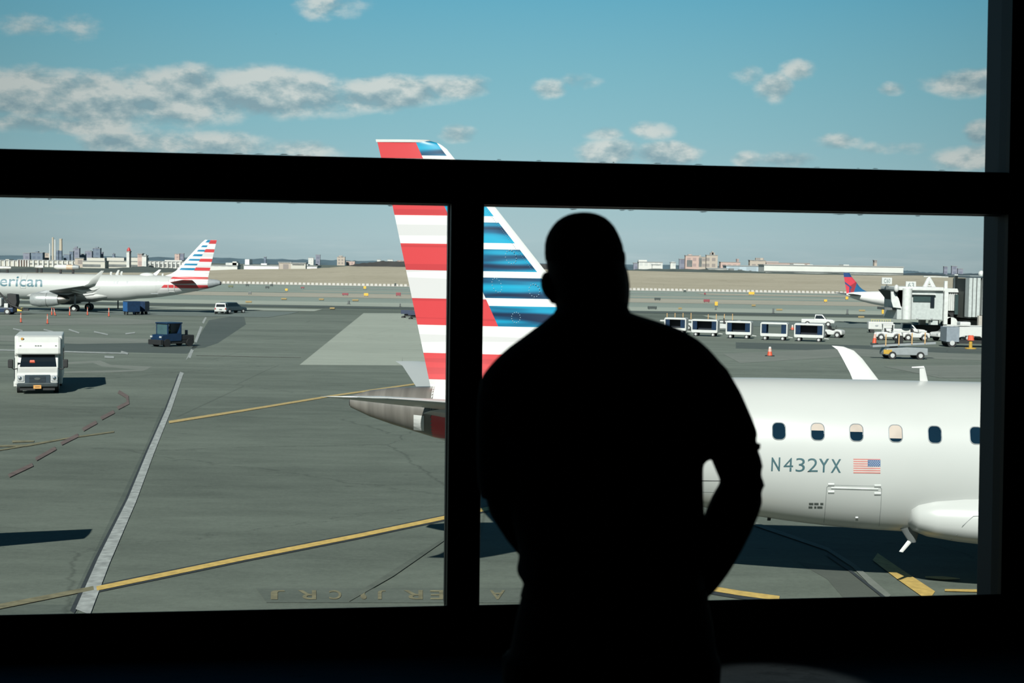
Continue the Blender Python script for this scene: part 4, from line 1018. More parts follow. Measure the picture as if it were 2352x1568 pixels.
for sg in (-1, 1):
    hl = ob('headlight', box(BM(), -.14, .01, sg*.82-.17, sg*.82+.17, .66, .98), LAMP, bus, bevel=.04)
    ob('lamp', ball(BM(), (.0, sg*.84, .82), .04, .09, .1, 12), CHROME, hl, smooth=60)
    m_ = ob('mirror', box(BM(), -1.2, -1.02, sg*1.36-.13, sg*1.36+.13, 1.28, 1.72), DARK, bus, bevel=.05)
    ob('mirror_arm', tube(BM(), [(-1.15, sg*.98, 1.25), (-1.1, sg*1.2, 1.2), (-1.1, sg*1.33, 1.32)], .03, 6), DARK, m_)
    wheel(bus, -1.0, sg*.9, .4, .26); wheel(bus, -5.2, sg*.95, .4, .3)
ob('bumper', box(BM(), -.3, .12, -1.0, 1.0, .38, .6), M('grey_bumper', (.07, .085, .09, 1), .3, .6), bus, bevel=.05)
ob('air_dam', box(BM(), -.3, .0, -.85, .85, .2, .38), DARK, bus)
pl = ob('licence_plate', box(BM(), .12, .14, -.19, .19, .3, .48), M('orange_plate', (.5, .25, .07, 1), .5), bus)
for y, z in ((-.88,2.42),(-.12,2.42),(0,2.42),(.12,2.42),(.88,2.42)): ob('marker_light', box(BM(), -1.13, -1.085, y-.04, y+.04, z-.02, z+.03), GREY, bus)
ob('amber_light', box(BM(), -1.4, -1.3, -.86, -.74, 2.72, 2.84), M('amber_lens', (.4, .2, .04, 1), .3), bus, bevel=.02)
ob('entry_door_glass', box(BM(), -2.8, -1.88, -1.215, -1.1, .65, 1.75), BLACKG, bus)
ob('side_window', box(BM(), -1.75, -1.1, -1.02, -.9, 1.0, 1.55), BLACKG, bus)
for x0 in (-3.6, -4.6, -5.6):
    for sg in (-1, 1): ob('side_window', box(BM(), x0-.45, x0+.4, sg*1.2-.02, sg*1.2+.02, 1.5, 2.2), BLACKG, bus)
ob('entry_step', box(BM(), -2.9, -1.9, -1.25, -1.05, .25, .5), BW, bus)
ob('registration_letters', text_bm('', .1) if False else box(BM(), .139, .145, -.12, .12, .375, .405), M('dark_plate_print', (.03,.02,.02,1), .5), pl)
# small seated figure for vehicles
SKIN = M('brown_skin', (.1, .055, .035, 1), .6); VEST = M('lime_safety_vest', (.3, .45, .08, 1), .6); CLOTH = M('dark_workwear', (.012, .014, .02, 1), .8)
def seated(name, p, rz, label):
    b = BM()
    tube(b, [(0,0,0),(0,0,.25),(0,0,.5),(0,0,.58)], [(.15,.19),(.14,.19),(.11,.21),(.06,.08)], 12, up=(1,0,0))
    ball(b, (.02,0,.74), .095, .08, .13, 12); ball(b, (.11,0,.73), .02, .015, .02, 6)
    for sg in (-1, 1):
        tube(b, [(0,sg*.2,.5),(.08,sg*.24,.25),(.3,sg*.15,.22),(.38,sg*.12,.24)], [.055,.045,.035,.03], 8)
        tube(b, [(.02,sg*.1,.05),(.42,sg*.12,.08),(.45,sg*.12,-.32),(.55,sg*.12,-.36)], [.085,.065,.045,.04], 8)
    o = ob('person', b, CLOTH, None, smooth=60); o.location = p; o.rotation_euler = (0, 0, rz); tag(o, label, 'person')
    ob('head', ball(BM(), (.02,0,.75), .1, .084, .135, 12), SKIN, o, smooth=80)
    ob('hair', ball(BM(), (-.01,0,.8), .1, .088, .1, 12), DARK, o, smooth=80)
    for sg in (-1, 1): ob('safety_vest', tube(BM(), [(.13,sg*.1,.08),(.15,sg*.1,.3),(.11,sg*.11,.52),(-.08,sg*.11,.52),(-.17,sg*.1,.1)], .045, 6), VEST, o, smooth=60)
    return o
# blue cab tractor
tp_ = G(396, 795); trz = math.radians(-90-38)
tug = thing('baggage_tractor', 'dark blue cab tractor driving towards the window beside the long white line', 'tractor', tp_, trz)
b = BM(); prism(b, [(1.7,.35),(1.72,.85),(1.55,1.02),(1.0,1.08),(1.0,.35)], -.72, .72); ob('bonnet', b, NAVY, tug, bevel=.05)
ob('bumper', box(BM(), 1.55, 1.9, -.82, .82, .2, .62), DARK, tug, bevel=.04)
ob('chassis', box(BM(), -1.75, 1.6, -.7, .7, .25, .6), DARK, tug, bevel=.04)
b = BM()
for x, y in ((1.05,-.72),(1.05,.72),(-.3,-.72),(-.3,.72)): box(b, x-.05, x+.05, y-.05, y+.05, .6, 1.95)
box(b, -.35, 1.1, -.77, .77, .55, 1.0) if False else None
box(b, -.35, -.28, -.75, .75, .6, 1.95); box(b, -.33, 1.1, -.76, -.7, .5, 1.12); box(b, -.33, 1.1, .7, .76, .5, 1.12)
ob('cab_frame', b, NAVY, tug); ob('cab_roof', box(BM(), -.45, 1.2, -.8, .8, 1.93, 2.05), NAVY, tug, bevel=.05)
ob('windshield', box(BM(), 1.06, 1.08, -.68, .68, 1.05, 1.93), M('tinted_cab_glass', (.04, .08, .09, 1), .08), tug)
for sg in (-1, 1):
    ob('headlight', box(BM(), 1.66, 1.78, sg*.6-.11, sg*.6+.11, .78, .93), LAMP, tug, bevel=.02)
    for x in (1.15, -1.25): wheel(tug, x, sg*.68, .34, .24, None)
ob('rear_deck', box(BM(), -1.75, -.35, -.72, .72, .55, .95), DARK, tug, bevel=.05)
ob('headrest', box(BM(), -1.55, -1.4, -.1, .1, .95, 1.35), NAVY, tug); ob('seat', box(BM(), -.25, .35, -.6, .6, .6, .82), DARK, tug)
TM = Matrix.Translation(tp_) @ Matrix.Rotation(trz, 4, 'Z')
seated('person', TM @ Vector((.62, .3, .82)), trz, 'seated driver in a lime vest behind the windscreen of the blue tractor')
seated('person', TM @ Vector((.3, -.42, .82)), trz, 'seated passenger in a lime vest seen through the side of the blue tractor')
def car(sp, srz, lb, WHITE):
    suv = thing('car', lb, 'car', sp, srz)
    ob('car_body', prism(BM(), [(-2.3,.45),(-2.35,.95),(-2.25,1.1),(1.0,1.08),(2.2,.95),(2.35,.75),(2.35,.45)], -.92, .92), WHITE, suv, bevel=.1)
    ob('cabin', loft(BM(), [[(-2.25,-.86,1.05),(1.05,-.86,1.05),(1.05,.86,1.05),(-2.25,.86,1.05)], [(-2.05,-.74,1.78),(.25,-.74,1.78),(.25,.74,1.78),(-2.05,.74,1.78)]]), WHITE, suv, bevel=.06)
    ob('rear_window', hexa(BM(), [(-2.27,-.7,1.2),(-2.1,-.7,1.2),(-2.1,.7,1.2),(-2.27,.7,1.2),(-2.13,-.64,1.62),(-2.0,-.64,1.62),(-2.0,.64,1.62),(-2.13,.64,1.62)]), BLACKG, suv)
    for sg in (-1, 1): ob('side_window', hexa(BM(), [(-1.9,sg*.8,1.15),(.75,sg*.8,1.15),(.75,sg*.86,1.15),(-1.9,sg*.86,1.15),(-1.75,sg*.7,1.68),(.15,sg*.7,1.68),(.15,sg*.77,1.68),(-1.75,sg*.77,1.68)]), BLACKG, suv); ob('tail_light', box(BM(), -2.38, -2.3, sg*.8-.08, sg*.8+.08, .8, 1.05), REDM, suv)
    ob('windshield', hexa(BM(), [(1.0,-.78,1.12),(1.1,-.78,1.12),(1.1,.78,1.12),(1.0,.78,1.12),(.22,-.68,1.72),(.32,-.68,1.72),(.32,.68,1.72),(.22,.68,1.72)]), BLACKG, suv)
    for sg in (-1, 1):
        for x in (-1.5, 1.5): wheel(suv, x, sg*.82, .36, .22)
    ob('licence_plate', box(BM(), -2.39, -2.36, -.2, .2, .75, .88), GREY, suv)
car(G(509, 721), math.radians(97), 'white estate car seen from behind, right of the far striped tail', WHITE)
car(G(534, 719), math.radians(55), 'dark blue grey car beside the white estate car', M('blue_grey_car_paint', (.03,.05,.06,1), .3))
# baggage carts
def cart(px, py, rz, label, mats, closed=False, name='baggage_cart', L=2.5, group=None, hi=1.95, W=1.45, solid_end=True):
    frame, curt = mats; t = thing(name, label, 'cart', G(px, py), rz, group)
    b = BM(); box(b, -L/2, L/2, -W/2, W/2, .45, .58); ob('deck', b, frame, t, bevel=.02)
    ob('roof', box(BM(), -L/2, L/2, -W/2, W/2, hi-.2, hi), frame, t, bevel=.04)
    for sx in (-1, 1): ob('end_panel', box(BM(), sx*(L/2)-.07, sx*(L/2)+.07, -W/2+.02, W/2-.02, .5, hi-.1), frame, t, bevel=.03)
    if closed:
        for sy in (-1, 1): ob('curtain', box(BM(), -L/2+.05, L/2-.05, sy*W/2-.02, sy*W/2+.02, .55, hi-.12), curt, t)
    else:
        for sy in (-1, 1):
            for sx in (-1, 1): 
                b = BM(); n_ = 7
                A_ = [(sx*(L/2-.1-.5*i/n_), sy*(W/2-.05)+.04*(-1)**i, .62) for i in range(n_+1)]; B_ = [(x, y, hi-.15) for x, y, z in A_]
                ribbon(b, A_, B_); ob('curtain', b, curt, t)
        ob('side_rail', box(BM(), -L/2, L/2, -W/2-.02, -W/2+.04, .45, .76), frame, t)
        if closed is False: ob('back_curtain', box(BM(), -L/2+.08, L/2-.08, W/2-.12, W/2-.09, .6, hi-.14), M('black_canvas', (.006,.01,.016,1), .9), t)
    for sx in (-1, 1):
        for sy in (-1, 1): wheel(t, sx*(L/2-.45), sy*(W/2-.15), .24, .16, HUB if not closed else None)
    ob('tow_bar', tube(BM(), [(L/2, 0, .4), (L/2+.55, 0, .32)], .04, 6), frame, t)
    return t
wf_ = (WHITE, BLUE)
cr = math.radians(-19)
cart(1553, 767, cr, 'white baggage cart half hidden behind the man\'s shoulder, first of the row', wf_)
cart(1620, 772, cr, 'white baggage cart with blue curtains just clear of the man\'s shoulder', wf_, L=2.9)
cart(1698, 777, cr, 'white baggage cart with a dark interior, middle of the row', wf_, L=2.7)
cart(1779, 781, cr, 'white baggage cart open right through, second from the right of the row', wf_, closed=None, L=2.8)
cart(1859, 784, cr, 'white baggage cart at the right end of the row by the white tractor', wf_, L=3.0)
cb = (NAVY, M('bright_blue_canvas', (.008, .075, .22, 1), .6))
cart(302, 723, math.radians(-60), 'blue curtained cart under the far plane, left of the pair', cb, True, L=2.4, hi=2.05, W=1.9)
cart(322, 722, math.radians(-14), 'darker blue curtained cart under the far plane, right of the pair', (NAVY, NAVY), True, L=2.2, hi=2.0)
dk = M('navy_cart_frame', (.01, .02, .05, 1), .6)
for x, y, lb in ((937,732,'small dark blue dolly on the pale slab, left of two by the striped tail'),(954,735,'small dark blue dolly partly behind the striped tail')):
    t = thing('baggage_dolly', lb, 'cart', G(x, y), math.radians(-10))
    ob('deck', box(BM(), -.95, .95, -.6, .6, .75, .9), dk, t); ob('side_rack', box(BM(), -.95, .95, -.62, -.56, .9, 1.35), dk, t)
    b = BM(); box(b, -.5, .5, -.3, .3, .35, .75); ob('frame', b, DARK, t)
    for sx in (-1, 1):
        for sy in (-1, 1): wheel(t, sx*.7, sy*.45, .22, .14, None)
# belt loader: low chassis, long sloping conveyor, amber posts
POST = M('amber_posts', (.45, .28, .12, 1), .6)
def belt_loader(px, py, rz, label, slope=.08, posts=4, L=5.0, mt=WHITE2, cab=True):
    t = thing('belt_loader', label, 'loader', G(px, py), rz)
    ob('chassis', prism(BM(), [(-1.9,.35),(-1.9,.95),(-.2,1.0),(1.6,.9),(1.75,.6),(1.75,.35)], -.75, .75), mt, t, bevel=.06)
    b = BM(); z0 = 1.12; hexa(b, [(-L/2,-.38,z0-slope*L/2),(L/2,-.38,z0+slope*L/2),(L/2,.38,z0+slope*L/2),(-L/2,.38,z0-slope*L/2),(-L/2,-.38,z0+.2-slope*L/2),(L/2,-.38,z0+.2+slope*L/2),(L/2,.38,z0+.2+slope*L/2),(-L/2,.38,z0+.2-slope*L/2)])
    cv = ob('conveyor', b, mt, t, bevel=.03)
    ob('belt', hexa(BM(), [(-L/2,-.3,z0+.2-slope*L/2),(L/2,-.3,z0+.2+slope*L/2),(L/2,.3,z0+.2+slope*L/2),(-L/2,.3,z0+.2-slope*L/2),(-L/2,-.3,z0+.23-slope*L/2),(L/2,-.3,z0+.23+slope*L/2),(L/2,.3,z0+.23+slope*L/2),(-L/2,.3,z0+.23-slope*L/2)]), DARK, cv)
    for i in range(posts):
        x = -L*.32+L*.62*i/max(1, posts-1); ob('guard_post', tube(BM(), [(x,.42,z0+slope*x+.1),(x,.42,z0+slope*x+1.05)], .05, 6), POST, t)
    ob('seat', prism(BM(), [(.3,.95),(.3,1.7),(.42,1.7),(.48,1.2),(.95,1.15),(.95,.95)], -.75, -.42), DARK, t)
    ob('side_step', box(BM(), -1.0, .9, -.85, -.75, .3, .36), GREY, t)
    for sx in (-1.25, 1.15):
        for sy in (-1, 1): wheel(t, sx, sy*.72, .33, .22)
    return t
belt_loader(1560, 757, math.radians(-6), 'white belt loader behind the carts, nearest the man\'s shoulder', .03)
belt_loader(1655, 760, math.radians(-6), 'white belt loader behind the middle baggage carts', .04)
bl_ = belt_loader(2073, 824, math.radians(184), 'grey belt loader with amber posts, alone in front of the jet bridge', -.06, 4, 5.4, LGREY)
ob('yellow_cage', box(BM(), 1.2, 1.9, .72, .8, .45, .8), YELLOW, bl_)
ob('operator_seat', box(BM(), .1, .5, -.1, .3, 1.3, 1.95), DARK, bl_)
# white service pickup and tugs
def tugv(px, py, rz, label, cab=True, L=3.0, name='baggage_tractor', mt=WHITE):
    t = thing(name, label, 'tractor', G(px, py), rz)
    ob('chassis', prism(BM(), [(-L/2,.35),(-L/2,.9),(-L*.1,.95),(L*.12,.8),(L*.2,1.0),(L*.48,.9),(L/2,.65),(L/2,.35)], -.7, .7), mt, t, bevel=.09)
    for sx in (-L*.3, L*.3):
        for sy in (-1, 1):
            wheel(t, sx, sy*.66, .36, .24)
            ob('wheel_arch', tube(BM(), [(sx-.42, sy*.68, .42),(sx-.3, sy*.7, .72),(sx, sy*.7, .84),(sx+.3, sy*.7, .72),(sx+.42, sy*.68, .42)], .07, 6), mt, t, smooth=60)
    ob('seat', prism(BM(), [(-.45,.85),(-.5,1.35),(-.35,1.35),(-.25,1.02),(.1,.98),(.1,.85)], -.5, .5), DARK, t)
    ob('steering_wheel', tube(BM(), [(.35+.0, .2+.2*math.cos(a*math.pi/6), 1.2+.2*math.sin(a*math.pi/6)) for a in range(13)], .02, 6, cap=False), DARK, t)
    if cab:
        b = BM()
        for x, y in ((-.6,-.62),(-.6,.62),(.5,-.62),(.5,.62)): box(b, x-.05, x+.05, y-.05, y+.05, .85, 1.75)
        ob('cab_frame', b, mt, t); ob('cab_roof', box(BM(), -.7, .6, -.7, .7, 1.73, 1.85), mt, t, bevel=.05)
        ob('windshield', box(BM(), .5, .53, -.56, .56, 1.1, 1.72), BLACKG, t)
    return t
tugv(2040, 781, math.radians(-8), 'white cab tug, left of the pair in front of the jet bridge', True, 2.9)
tugv(2102, 782, math.radians(-6), 'white open tug, right of the pair in front of the jet bridge', False, 3.0)
tugv(1912, 775, math.radians(-30), 'white open tractor hitched at the right end of the cart row', False, 2.6)
def pickup(px, py, rz, label, mt=WHITE, L=4.8):
    t = thing('pickup_truck', label, 'truck', G(px, py), rz)
    ob('truck_body', prism(BM(), [(-L/2,.5),(-L/2,1.05),(1.2,1.08),(2.2,1.0),(L/2,.8),(L/2,.5)], -.9, .9), mt, t, bevel=.08)
    ob('cabin', loft(BM(), [[(-.5,-.85,1.05),(1.25,-.85,1.05),(1.25,.85,1.05),(-.5,.85,1.05)], [(-.4,-.72,1.75),(.65,-.72,1.75),(.65,.72,1.75),(-.4,.72,1.75)]]), mt, t, bevel=.05)
    for sg in (-1, 1):
        ob('side_window', hexa(BM(), [(-.4,sg*.8,1.15),(1.0,sg*.8,1.15),(1.0,sg*.86,1.15),(-.4,sg*.86,1.15),(-.3,sg*.7,1.65),(.55,sg*.7,1.65),(.55,sg*.77,1.65),(-.3,sg*.77,1.65)]), BLACKG, t)
        for x in (-1.5, 1.5): wheel(t, x, sg*.8, .38, .24)
    ob('windshield', hexa(BM(), [(1.2,-.76,1.12),(1.3,-.76,1.12),(1.3,.76,1.12),(1.2,.76,1.12),(.62,-.66,1.68),(.7,-.66,1.68),(.7,.66,1.68),(.62,.66,1.68)]), BLACKG, t)
    for sg in (-1, 1): ob('headlight', box(BM(), L/2-.05, L/2+.03, sg*.65-.14, sg*.65+.14, .72, .9), LAMP, t)
    return t
pickup(1878, 749, math.radians(-12), 'small white pickup behind the last baggage cart')
pickup(2078, 775, math.radians(-8), 'white pickup between the tugs and the jet bridge wheels')
pickup(2185, 783, math.radians(200), 'white pickup nose peeping out left of the white service truck')
# ground power unit with yellow rails
t = thing('ground_power_unit', 'white ground power cart with yellow rails left of the white tugs', 'cart', G(2021, 764), math.radians(-6))
ob('housing', box(BM(), -1.6, 1.6, -.75, .75, .45, 1.45), WHITE, t, bevel=.1); ob('panel', ball(BM(), (-.55, -.76, .95), .22, .02, .12, 14), LGREY, t)
b = BM()
for i in range(9): box(b, -1.2+.3*i-.03, -1.2+.3*i+.03, -.5, -.44, 1.45, 1.75)
box(b, -1.3, 1.3, -.52, -.42, 1.72, 1.78); ob('yellow_rail', b, M('pale_yellow_rail', (.36, .33, .15, 1), .6), t)
for sx in (-1, 1):
    for sy in (-1, 1): wheel(t, sx*1.1, sy*.6, .28, .2, None)
# white service truck at the right
t = thing('service_truck', 'white service truck with a grey end box at the right picture edge', 'truck', G(2222, 797), math.radians(0))
ob('grey_box', box(BM(), -2.5, -1.2, -1.1, 1.1, .55, 2.05), M('pale_blue_grey_box', (.16, .19, .22, 1), .5), t, bevel=.04)
ob('service_body', prism(BM(), [(-1.2,1.0),(-1.2,2.1),(3.4,2.15),(3.4,1.1),(2.0,.95),(1.5,.75),(.9,1.15),(-.6,1.2)], -1.05, 1.05), WHITE, t, bevel=.05)
ob('top_rail', box(BM(), -2.5, 3.3, -1.0, -.9, 2.2, 2.28), WHITE2, t); ob('roof_unit', box(BM(), -1.0, .1, -.6, .6, 2.15, 2.6), WHITE, t, bevel=.12)
ob('chassis', box(BM(), -2.3, 3.3, -.8, .8, .4, .75), DARK, t)
ob('side_window', box(BM(), 2.35, 3.2, -1.08, -1.03, 1.72, 2.05), BLACKG, t)
for x in (-1.9, 2.6):
    for sy in (-1, 1): wheel(t, x, sy*.95, .45, .28)
t = thing('hydrant_stand', 'yellow stand with an orange top in front of the white service truck', 'stand', G(2229, 801), 0)
ob('base', tube(BM(), [(0,0,0),(0,0,.12)], .55, 12), YELLOW, t); ob('column', tube(BM(), [(0,0,.1),(0,0,.9)], .17, 10), YELLOW, t); ob('orange_head', tube(BM(), [(0,0,.85),(0,0,1.35)], [.34,.26], 10), ORANGE, t)
ob('grey_end_box', BM(), GREY) if False else None
# cones and delineators
def cone(px, py, hgt, label, kind='post', lean=0, group=None):
    p = G(px, py); t = thing('traffic_cone' if kind == 'cone' else 'delineator_post', label, 'cone' if kind == 'cone' else 'post', p, 0, group)
    Hh = hgt*p.y/F; r = .2 if kind == 'cone' else .085
    ob('base', tube(BM(), [(0,0,0),(0,0,.08)], [r*2.1, r*2.0], 8), DARK, t)
    dx = lean*Hh
    ob('cone_body', tube(BM(), [(0,0,.05),(dx*.5,0,Hh*.5)], [r*1.15, r*.85], 12), ORANGE, t, smooth=60)
    ob('white_band', tube(BM(), [(dx*.5,0,Hh*.5),(dx*.85,0,Hh*.85)], [r*.86, r*.6], 12), M('pinkish_reflective_band', (.42, .26, .22, 1), .4), t, smooth=60)
    ob('cone_tip', tube(BM(), [(dx*.85,0,Hh*.85),(dx,0,Hh)], [r*.6, r*.45], 12), ORANGE if kind != 'cone' else M('white_reflective', (.45,.42,.4,1), .4), t, smooth=60)
for x, y, h_, lb, ln_ in ((48,741,22,'slim orange delineator nearest the left edge, front row under the far plane',0),(109,744,23,'slim orange delineator in the front row below the engine',0),
  (119,724,18,'orange delineator left of the leaning one below the engine',0),(127,725,18,'leaning orange delineator beside its upright neighbour',-.2),
  (160,725,20,'orange delineator left of the main wheels of the far plane',0),(201,724,19,'orange delineator right of the main wheels of the far plane',0),(250,727,20,'orange delineator left of the blue carts',0)):
    cone(x, y, h_, lb, 'post', ln_)
cone(1768, 818, 22, 'orange and white cone alone below the open baggage cart', 'cone')
cone(2008, 789, 26, 'tall orange cone in front of the ground power cart', 'cone', .06)
cone(1820, 758, 12, 'small red and white cone between the last two baggage carts', 'cone')
# dark equipment under the nose side of the far plane
t = thing('belt_loader', 'dark belt loader with white boxes under the far plane at the left edge', 'loader', G(14, 722), math.radians(0))
ob('chassis', box(BM(), -2.6, 1.3, -.9, .9, .35, 1.0), NAVY, t, bevel=.08); ob('white_box', box(BM(), -2.6, -.35, -.92, .6, 1.1, 2.4), WHITE, t, bevel=.25)
ob('small_white_box', box(BM(), .05, .6, -.98, -.5, 1.0, 1.6), WHITE, t, bevel=.05); ob('cab', prism(BM(), [(.3,1.0),(.3,3.0),(1.6,2.9),(1.7,1.8),(1.5,1.0)], -.5, .8), DARK, t, bevel=.08)
ob('frame_arm', tube(BM(), [(-1.0,-.6,3.4),(.9,-.6,1.4),(2.4,-.6,.8)], .14, 8), DARK, t)
for x in (-1.9, .5):
    for sy in (-1, 1): wheel(t, x, sy*.85, .45, .3)
t = thing('tow_head', 'yellow tow bar head on the apron beside the dark belt loader', 'tow bar', G(40, 718), 0)
ob('yellow_housing', prism(BM(), [(-.95,.05),(-1.1,.75),(.8,.75),(.75,.25),(-.5,.25),(-.7,-.0)], -.35, .35), M('bright_yellow', (.5,.38,.06,1), .5), t, bevel=.04)
ob('dark_hook', box(BM(), .8, 1.7, -.2, .2, .35, .65), DARK, t)
for sy in (-1, 1): wheel(t, -.4, sy*.4, .2, .12, None)
# ---------------------------------------------------------------- jet bridge (right)
BY = 172.0; gb = gz(BY)
def B_(x, y, Y=BY): p = PY(x, y, Y); return p.x, p.z
jb = thing('jet_bridge', 'white jet bridge standing at the neighbouring gate on the right', 'jet bridge', (B_(2120, 700)[0], BY, gb))
ox = jb.location.x
def bb(x0, y0, x1, y1, Ya, Yb, bm=None):
    xa, zt = B_(x0, y0, Ya); xb, zb__ = B_(x1, y1, Ya)
    return box(bm or BM(), xa-ox, xb-ox, Ya-BY, Yb-BY, zb__-gb, zt-gb)
JBW = M('bridge_white', (.44, .46, .45, 1), .5, var=.1); JBL = M('bridge_light_grey', (.33, .36, .355, 1), .5, var=.12)
ob('cab_body', bb(2062, 662, 2165, 735, 168, 174), JBL, jb, bevel=.06)
ob('cab_roof', bb(2058, 658, 2168, 668, 167.5, 174.5), JBW, jb, bevel=.08)
ob('cab_corner_column', cyl(BM(), (B_(2082,700,167.6)[0]-ox, 167.4-BY, B_(0,735)[1]*0+B_(2082,733,167.6)[1]-gb), (B_(2082,700,167.6)[0]-ox, 167.4-BY, B_(2082,662,167.6)[1]-gb), .55, 20), JBW, jb, smooth=40)
ob('cab_window', bb(2098, 680, 2138, 693, 167.85, 168.2), M('bridge_glass', (.03, .05, .05, 1), .1), jb)
ob('cab_window', bb(2138, 680, 2146, 706, 167.8, 168.2), BLACKG, jb)
ob('window_sill', bb(2092, 673, 2150, 677, 167.5, 168.1), JBW, jb)
# folding canopy against the aircraft
b = BM(); x0, zt = B_(2024, 665); x1, zb__ = B_(2060, 706)
prism(b, [(x0-ox, zt-gb), (B_(2060,661)[0]-ox, B_(2060,661)[1]-gb), (x1-ox, zb__-gb), (B_(2045,700)[0]-ox, B_(2045,700)[1]-gb), (B_(2040,685)[0]-ox, B_(2040,685)[1]-gb)], -4, 1.5)
ob('canopy', b, M('dark_canopy', (.025, .035, .035, 1), .8), jb)
b = BM(); prism(b, [(B_(2025,668)[0]-ox, B_(2025,668)[1]-gb), (B_(2031,668)[0]-ox, B_(2031,668)[1]-gb), (B_(2042,683)[0]-ox, B_(2042,683)[1]-gb), (B_(2048,705)[0]-ox, B_(2048,705)[1]-gb), (B_(2030,703)[0]-ox, B_(2030,703)[1]-gb), (B_(2026,690)[0]-ox, B_(2026,690)[1]-gb)], -4.3, -4)
ob('canopy_side', b, JBW, jb)
ob('service_panel', bb(2032, 706, 2062, 712, 168.5, 172), GREY, jb)
ob('light_globe', ball(BM(), (B_(2059,662,167)[0]-ox, 167-BY, B_(2059,662,167)[1]-gb), .3, .3, .45, 16), WHITE, jb, smooth=80)
# corrugated tunnel
xa, zt = B_(2163, 668); xb, zb__ = B_(2223, 730); b = BM(); n_ = 26
fr = [(xa-ox+(xb-xa)*i/n_, -1.9+(.09 if i % 2 else -.09)) for i in range(n_+1)]; bk = [(x, 1.9) for x, y in fr][::-1]
prism(b, fr+bk, zb__-gb+.9, zt-gb, 'z'); ob('tunnel', b, JBW, jb)
ob('tunnel_roof', bb(2160, 662, 2223, 672, 169.8, 174), JBW, jb, bevel=.05)
ob('tunnel_window', bb(2194, 676, 2200, 722, 169.7, 170.0), M('bridge_glass', (0,0,0,1)), jb)
ob('tunnel_underside', prism(BM(), [(xa-ox, zb__-gb+1.0), (xb-ox, zb__-gb+.95+.0), (xb-ox, 2.0), (xb-ox-1.8, 1.8)], -1.6, 1.6), DARK, jb)
# gate signs on the roof
def gate_sign(x0, y0, x1, y1, txt, Y, nm):
    s_ = ob('gate_sign', bb(x0, y0, x1, y1, Y, Y+.25), WHITE, jb, bevel=.05)
    q = text_bm(txt, 1.0, bold=.02); xs = [v.co.x for v in q.verts]; ys = [v.co.y for v in q.verts]
    xa, za = B_(x0+4, y1-3.5, Y); xb, zb2 = B_(x1-4, y0+3, Y)
    for v in q.verts:
        fx = (v.co.x-min(xs))/(max(xs)-min(xs)) if 0 else None
    mx, Mx, my, My = min(xs), max(xs), min(ys), max(ys)
    for v in q.verts: v.co = Vector((xa+(xb-xa)*(v.co.x-mx)/(Mx-mx)-ox, Y-BY-.02, za+(zb2-za)*(v.co.y-my)/(My-my)-gb))
    ob('sign_number', q, M('grey_sign_print', (.16, .19, .19, 1), .6), s_)
    p, z_ = B_((x0+x1)/2, y1, Y); pz = B_(0, 660)[1]; ob('sign_post', box(BM(), p-ox-.08, p-ox+.08, Y-BY+.05, Y-BY+.2, B_((x0+x1)/2, 664, Y)[1]-gb, z_-gb+.05), GREY, s_)
gate_sign(2026, 637, 2049, 653, 'C60', 170.5, 'a'); gate_sign(2081, 646, 2104, 664, '63', 169.5, 'b')
# roof equipment
b = BM(); xx, z0 = B_(2134, 662); tube(b, [(xx-ox-.55, 0, z0-gb), (xx-ox, 0, B_(2134, 636)[1]-gb)], [.3, .22], 8); tube(b, [(xx-ox+.6, 0, z0-gb), (xx-ox, 0, B_(2134, 640)[1]-gb)], [.3, .22], 8)
for yy in (650, 656): z_ = B_(2134, yy)[1]-gb; box(b, xx-ox-.45, xx-ox+.45, -.08, .08, z_-.05, z_+.05)
ob('roof_mast', b, JBW, jb)
ob('roof_beam', bb(2122, 634, 2196, 637, 171.8, 172.1), JBW, jb)
for x, yt in ((2196, 630), (2173, 645)): ob('roof_post', bb(x-3, yt, x+3, 668, 171, 171.3), JBW, jb)
ob('roof_pipe', bb(2170, 668, 2176, 745, 167.6, 168), JBW, jb)
# lift columns and wheel bogie
b = BM()
for x in (2118, 2148): X_, z_ = B_(x, 735); box(b, X_-ox-.35, X_-ox+.35, -.35, .35, 1.0, z_-gb+.3)
ob('lift_column', b, JBL, jb)
X_, _ = B_(2133, 740); bg_ = ob('bogie', box(BM(), X_-ox-1.9, X_-ox+1.6, -1.2, 1.2, .45, 1.5), DARK, jb, bevel=.1)
for sx in (-1.2, 1.0):
    for sy in (-1, 1): wheel(bg_, X_-ox+sx, sy*1.1, .55, .4, None)
for x, y in ((2107, 731), (2140, 731)): X_, z_ = B_(x, y, 167.5); ob('lamp', ball(BM(), (X_-ox, 167.5-BY, z_-gb), .14, .14, .14, 10), LAMP, jb)
ob('cable_drum', tube(BM(), [(B_(2165,740)[0]-ox, -3.5, B_(2165,740)[1]-gb), (B_(2165,740)[0]-ox, -2.6, B_(2165,740)[1]-gb)], .75, 16), JBW, jb, smooth=40)
ob('white_box', bb(2176, 728, 2184, 745, 168.5, 169.5), JBW, jb)
ob('white_box', bb(2138, 736, 2154, 746, 168, 169), JBL, jb)
